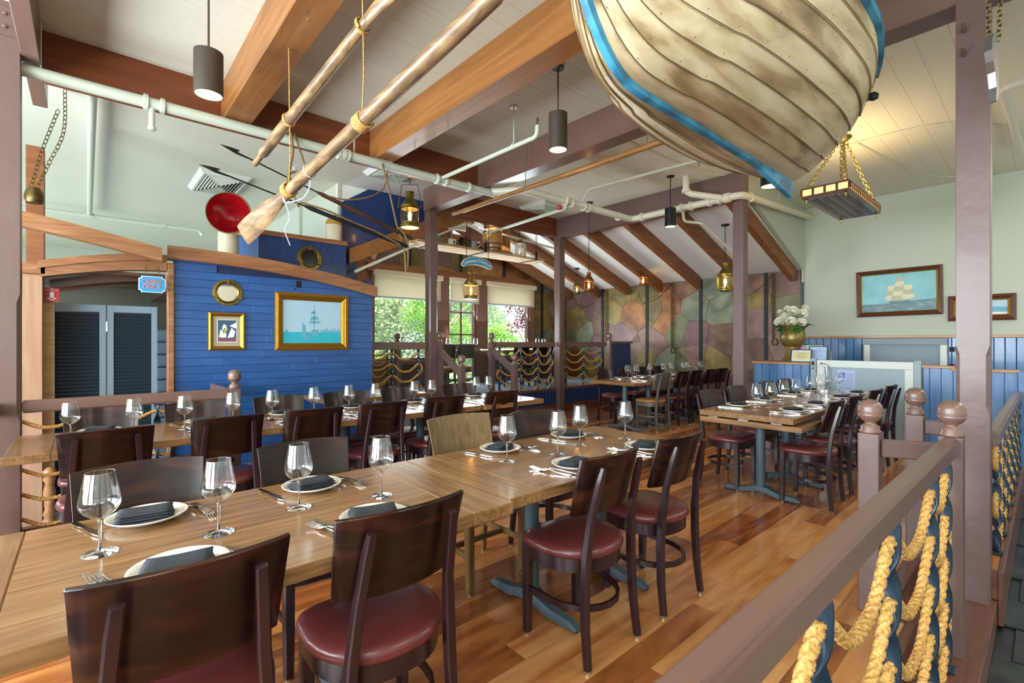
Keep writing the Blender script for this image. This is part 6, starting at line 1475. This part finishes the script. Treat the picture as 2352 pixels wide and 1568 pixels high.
# urn with flowers
U = root('flower_urn', 'tall gilt urn standing on the blue half wall', 'urn', (7.98, 2.58, 1.05)); ux, uy = 7.98, 2.58
bm = BM(); lathe(bm, [(r, 1.05+h) for r, h in ((.14, 0), (.145, .02), (.12, .05), (.105, .08), (.085, .16), (.08, .19), (.10, .2), (.1, .215), (.13, .24), (.165, .30), (.175, .36), (.165, .42), (.15, .46), (.165, .50), (.205, .535), (.21, .545), (.2, .545), (.14, .50), (0, .49))], 36, (ux, uy, 0)); obj('body', bm, M['vase'], U, True)
def flower(x, y, z, r, nrm, lab):
    f_ = root('rose', lab, 'flower', (x, y, z)); nrm = Vector(nrm).normalized(); a = nrm.orthogonal().normalized(); b = nrm.cross(a); bm = BM(); rr_ = random.Random(int(x*1000+z*777))
    for ring_, (n1, rad, lift, sz) in enumerate(((7, .62, -.1, .62), (7, .5, .12, .55), (6, .36, .3, .46), (5, .2, .42, .36), (3, .08, .46, .28))):
        for k in range(n1):
            th = 2*PI*(k+ring_*.37)/n1+rr_.uniform(-.15, .15); d = a*math.cos(th)+b*math.sin(th); s_ = nrm.cross(d)
            c0 = Vector((x, y, z))+d*rad*r*.5+nrm*lift*r; tilt = .35+.4*ring_/4
            P = []
            for u, v, cup in ((-.25, 0, 0), (.25, 0, 0), (.5, .5, .12), (.3, .95, .3), (-.3, .95, .3), (-.5, .5, .12)):
                P.append(bm.verts.new(c0+s_*u*sz*r*1.2+d*v*sz*r*(1-tilt)+nrm*(v*sz*r*tilt*1.2+cup*r*.1)))
            m0 = bm.verts.new(c0+d*.45*sz*r*(1-tilt)+nrm*(.4*sz*r*tilt*1.0))
            for q in range(6): bm.faces.new((P[q], P[(q+1) % 6], m0))
    lat_to(bm, [(r*.1, 0), (r*.3, r*.15), (r*.3, r*.38), (r*.18, r*.52), (0, r*.56)], Vector((x, y, z)), nrm, 8)
    obj('petals', bm, M['petal'], f_, 'all')
    bm = BM(); tube(bm, [(x, y, z-.01), (ux+(x-ux)*.4, uy+(y-uy)*.4, 1.52)], .005, 5); obj('stem', bm, M['leaf'], f_)
FL = [(-.02, .10, 1.70, .09, 'large white rose low at the left of the urn'), (-.1, .15, 1.64, .08, 'white rose drooping at the far left edge of the bouquet'), (-.05, -.02, 1.80, .085, 'white rose at the top centre of the bouquet'), (-.12, -.02, 1.64, .082, 'white rose at the front just above the urn rim'),
      (-.02, -.14, 1.76, .08, 'white rose at the upper right of the bouquet'), (-.1, -.15, 1.63, .07, 'white rose at the lower right of the bouquet'), (.03, .08, 1.84, .06, 'small white rose behind the top one'), (.04, -.15, 1.84, .06, 'small white rose highest at the right'), (0, .17, 1.80, .045, 'white rosebud at the upper left of the bouquet')]
for dx, dy, z, r, lab in FL: flower(ux+dx, uy+dy, z, r*1.4, (dx-.35, dy*1.2-.2, .35), lab)
fo = root('bouquet_leaves', 'green leaves and fern fronds around the white roses', 'leaves', (ux, uy, 1.55)); rl = random.Random(44)
for k in range(26):
    th = rl.uniform(0, 2*PI); el = rl.uniform(-.5, .9); L = rl.uniform(.14, .22); d = Vector((math.cos(th)*math.cos(el), math.sin(th)*math.cos(el), math.sin(el)-.1)).normalized(); s_ = d.cross(Vector((0, 0, 1))).normalized(); c0 = Vector((ux, uy, 1.58))+Vector((d.x, d.y, 0))*.12; bm = BM(); w_ = .035
    P = [c0, c0+d*L*.3+s_*w_, c0+d*L*.7+s_*w_*.7-Vector((0, 0, .02)), c0+d*L-Vector((0, 0, .05)), c0+d*L*.7-s_*w_*.7-Vector((0, 0, .02)), c0+d*L*.3-s_*w_]
    m0 = bm.verts.new(c0+d*L*.5+Vector((0, 0, .008))); V = [bm.verts.new(p_) for p_ in P]
    for q in range(6): bm.faces.new((V[q], V[(q+1) % 6], m0))
    obj('leaf', bm, M['leaf'], fo, 'all')
for th in (-1.75, -2.15, -1.35):
    d = Vector((math.cos(th), math.sin(th), .15)); bm = BM(); s_ = d.cross(Vector((0, 0, 1))).normalized()
    for i in range(12):
        c0 = Vector((ux, uy, 1.6))+d*(.13+.022*i)-Vector((0, 0, .0012*i*i))
        for sg in (-1, 1):
            w_ = .05*(1-i/14); V = [bm.verts.new(c0+q_) for q_ in (Vector((0, 0, 0)), s_*sg*w_*.5+d*.012, s_*sg*w_+d*.004, s_*sg*w_*.5-d*.008)]; bm.faces.new(V)
    obj('fern_frond', bm, M['leaf'], fo)
# framed certificates behind the gate on the half wall
def cert(label, x, y, w_, h_, frame, paper, lean=.04, inner=None):
    c_ = root('certificate', label, 'certificate', (x, y, 1.05)); bm = BM(); f = .012
    def Pq(a, b, t): return (x+lean*b/h_+t, y-a, 1.05+b)
    for r4 in ((-w_/2, w_/2, 0, f), (-w_/2, w_/2, h_-f, h_), (-w_/2, -w_/2+f, f, h_-f), (w_/2-f, w_/2, f, h_-f)): prism(bm, [(r4[0], r4[2]), (r4[1], r4[2]), (r4[1], r4[3]), (r4[0], r4[3])], Pq, -.012, .004)
    obj('frame', bm, frame, c_)
    bm = BM(); prism(bm, [(-w_/2+f, f), (w_/2-f, f), (w_/2-f, h_-f), (-w_/2+f, h_-f)], Pq, -.004, 0); obj('sheet', bm, paper, c_)
    if inner: bm = BM(); prism(bm, [(-w_/2+.03, .03), (w_/2-.03, .03), (w_/2-.03, h_-.03), (-w_/2+.03, h_-.03)], Pq, -.0055, -.004); obj('inner_sheet', bm, inner, c_)
    bm = BM()
    for k in range(7):
        b = h_-.05-k*(h_-.09)/7; ww = w_*(.15+.2*((k*5) % 3)/2); prism(bm, [(-ww, b), (ww, b), (ww, b+.003), (-ww, b+.003)], Pq, -.0065, -.0056)
    obj('text_lines', bm, M['ink'], c_)
cert('yellow certificate in a dark frame beside the flower urn', 7.75, 2.40, .27, .185, M['frameblack'], M['paperw'], inner=M['papery'])
cert('pale blue certificate in a black frame, rightmost on the half wall', 7.88, 2.22, .24, .235, M['frameblack'], M['paperb'])
cert('pink sheet between the urn and the certificates', 8.02, 2.55, .22, .25, M['paperp'], M['paperp'])
cert('green framed sheet at the back of the certificates', 8.06, 2.33, .26, .26, M['frameblack'], M['paperg'])
bm = BM(); lathe(bm, [(.022, 0), (.022, .17), (.018, .18)], 12, (8.25, 2.16, 1.03)); tag(obj('grey_cylinder', bm, M['shutterf'], smooth=True), 'small grey upright cylinder right of the blue certificate', 'cylinder')
bm = BM(); box(bm, 8.2, 8.4, 2.1, 2.25, -.3, 1.03); struct(obj('wall_ledge', bm, M['blue']))
# hanging brass blade-shaped sign behind the big post
bs = root('hanging_emblem', 'polished metal blade-shaped plate on chains beside the top of the big post', 'emblem', (3.5, .19, 2.77))
bm = BM(); prism(bm, [(2.93, 0)], fZ(0), 0, 0) if False else None
pts = [(.0, 2.86), (.07, 2.80), (.10, 2.70), (.10, 2.60), (.12, 2.50), (.11, 2.38), (.06, 2.28), (.03, 2.28), (.04, 2.40), (.0, 2.52), (-.05, 2.60), (-.09, 2.68), (-.08, 2.78), (-.04, 2.84)]
bm = BM(); prism(bm, [(a*.75, b+.24) for a, b in pts], lambda a, b, t: (3.5+.9*a+t*.3, .185-.12*a+t, 2.60+(b-2.52)*.59), 0, .03); obj('plate', bm, M['pewter'], bs)
for dx in (-.02, .06): bm = BM(); chain(bm, [(3.5+dx, .20-dx*.4, 2.92), (3.52+dx, .20-dx*.8, 3.7)], .035, .0028); obj('chain', bm, M['brassd'], bs)
# small ceiling hooks on the beams
for k, (x, y) in enumerate(((1.0, 3.0), (1.03, 4.2), (.98, 4.6), (2.5, 4.3), (2.5, 3.7), (2.47, 4.75), (3.95, 5.0), (4.0, 5.6))):
    bm = BM(); tube(bm, catmull([(x, y, 3.36), (x, y, 3.32), (x+.015, y, 3.305), (x+.022, y, 3.32)], 4), .003, 5); tag(obj('cup_hook', bm, M['hook']), ('tiny steel hook under the leftmost beam, nearest the oars', 'tiny steel hook under the leftmost beam, second from the cross beam', 'tiny steel hook under the leftmost beam, closest to the cross beam', 'tiny steel hook under the middle orange beam, middle of three', 'tiny steel hook under the middle orange beam, farthest right', 'tiny steel hook under the middle orange beam, closest to the cross beam', 'tiny steel hook under the mauve beam near the pipe', 'tiny steel hook under the mauve beam near the lantern post')[k], 'hook', ('hooks under the leftmost beam', 'hooks under the middle beam', 'hooks under the mauve beam')[0 if k < 3 else 1 if k < 6 else 2])

# ================================================================== OUTSIDE THE WARDROOM WINDOWS
bm = BM(); box(bm, -10, 40, 9.5, 60, -1.2, -1.0); struct(obj('ground_outside', bm, M['lawn']))
def tree(label, x, y, h, cr, mat, seed, n=2600, leaf=.16, trunk=.14, low=.25, flat_=1.0):
    r = random.Random(seed); T = root('tree', label, 'tree', (x, y, -1.0))
    bm = BM(); P = [(x, y, -1), (x+r.uniform(-.2, .2), y, h*.3-1), (x+r.uniform(-.3, .3), y, h*.62-1)]; tube(bm, P, trunk, 8, rr=[trunk, trunk*.8, trunk*.4])
    for k in range(6):
        a = r.uniform(0, 2*PI); q = Vector(P[1]).lerp(Vector(P[2]), r.random()); tube(bm, [q, q+Vector((math.cos(a)*cr*.35, math.sin(a)*cr*.35, h*.12)), q+Vector((math.cos(a)*cr*.7, math.sin(a)*cr*.7, h*.2))], trunk*.3, 5, rr=[trunk*.35, trunk*.25, trunk*.1])
    obj('trunk', bm, M['bark'], T, True)
    clumps = []
    for k in range(26):
        a = r.uniform(0, 2*PI); v = r.uniform(low, 1); rad = cr*math.sin(PI*min(.96, .25+.75*(v-low)/(1-low)))*r.uniform(.3, .95)
        clumps.append((x+math.cos(a)*rad, y+math.sin(a)*rad, -1+h*v, cr*r.uniform(.22, .42)))
    vs, fs = [], []
    for k in range(n):
        c_ = clumps[k % len(clumps)]; d = Vector((r.gauss(0, 1), r.gauss(0, 1), r.gauss(0, 1)*flat_)).normalized(); p_ = Vector(c_[:3])+d*c_[3]*r.uniform(.55, 1.05)
        a = Vector((r.gauss(0, 1), r.gauss(0, 1), r.gauss(0, .6))).normalized(); b = a.cross(d).normalized(); s = leaf*r.uniform(.6, 1.3)
        i0 = len(vs); vs += [p_+a*s*.6, p_+b*s*.35, p_-a*s*.6, p_-b*s*.35]; fs.append((i0, i0+1, i0+2, i0+3))
    me = bpy.data.meshes.new('foliage'); me.from_pydata([v-Vector((x, y, -1)) for v in vs], [], fs); me.materials.append(mat)
    o = bpy.data.objects.new('foliage', me); COL.objects.link(o); o.parent = T; o['kind'] = 'stuff'
tree('bright lime green tree low in the left wardroom window', 5.0, 13.6, 2.9, 1.3, M['leafA'], 1, 6000, .07, .07, .4, .6)
tree('tall olive tree at the left of the left wardroom window', 3.4, 20, 6.5, 2.4, M['leafC'], 2, 9000, .12)
tree('broad olive green tree filling the right of the left wardroom window', 8.2, 19, 5.9, 2.6, M['leafB'], 3, 11000, .11)
tree('grey green tree behind the paned wardroom window', 10.6, 19.5, 5.8, 2.3, M['leafC'], 4, 9000, .11)
tree('bright green tree at the left of the right wardroom window', 9.6, 14.6, 5.4, 1.5, M['leafE'], 5, 8000, .08, low=.45)
tree('pale grey green conifer in the middle of the right wardroom window', 13.4, 18.5, 5.2, 1.9, M['leafC'], 6, 9000, .10)
tree('soft green shrub low in the right wardroom window', 13.2, 15.5, 2.9, 1.7, M['leafE'], 7, 7000, .09, low=.2)
tree('plum leaved tree at the upper right of the right wardroom window', 11.9, 12.6, 4.6, .95, M['leafD'], 8, 2600, .08, low=.62)
tree('olive green tree standing farther off between the two big window trees', 6.0, 24, 7.2, 3.2, M['leafB'], 9, 9000, .14)
tree('tall olive tree closing the gap at the right of the right wardroom window', 15.6, 20, 5.6, 2.6, M['leafB'], 12, 9000, .12, low=.15)
tree('pale tree far behind the right wardroom window', 17.5, 24, 6.0, 3.2, M['leafC'], 10, 8000, .15)
tree('green hedge tree filling the gap under the far trees', 10.5, 23, 4.4, 3.6, M['leafB'], 11, 9000, .14, low=.1)
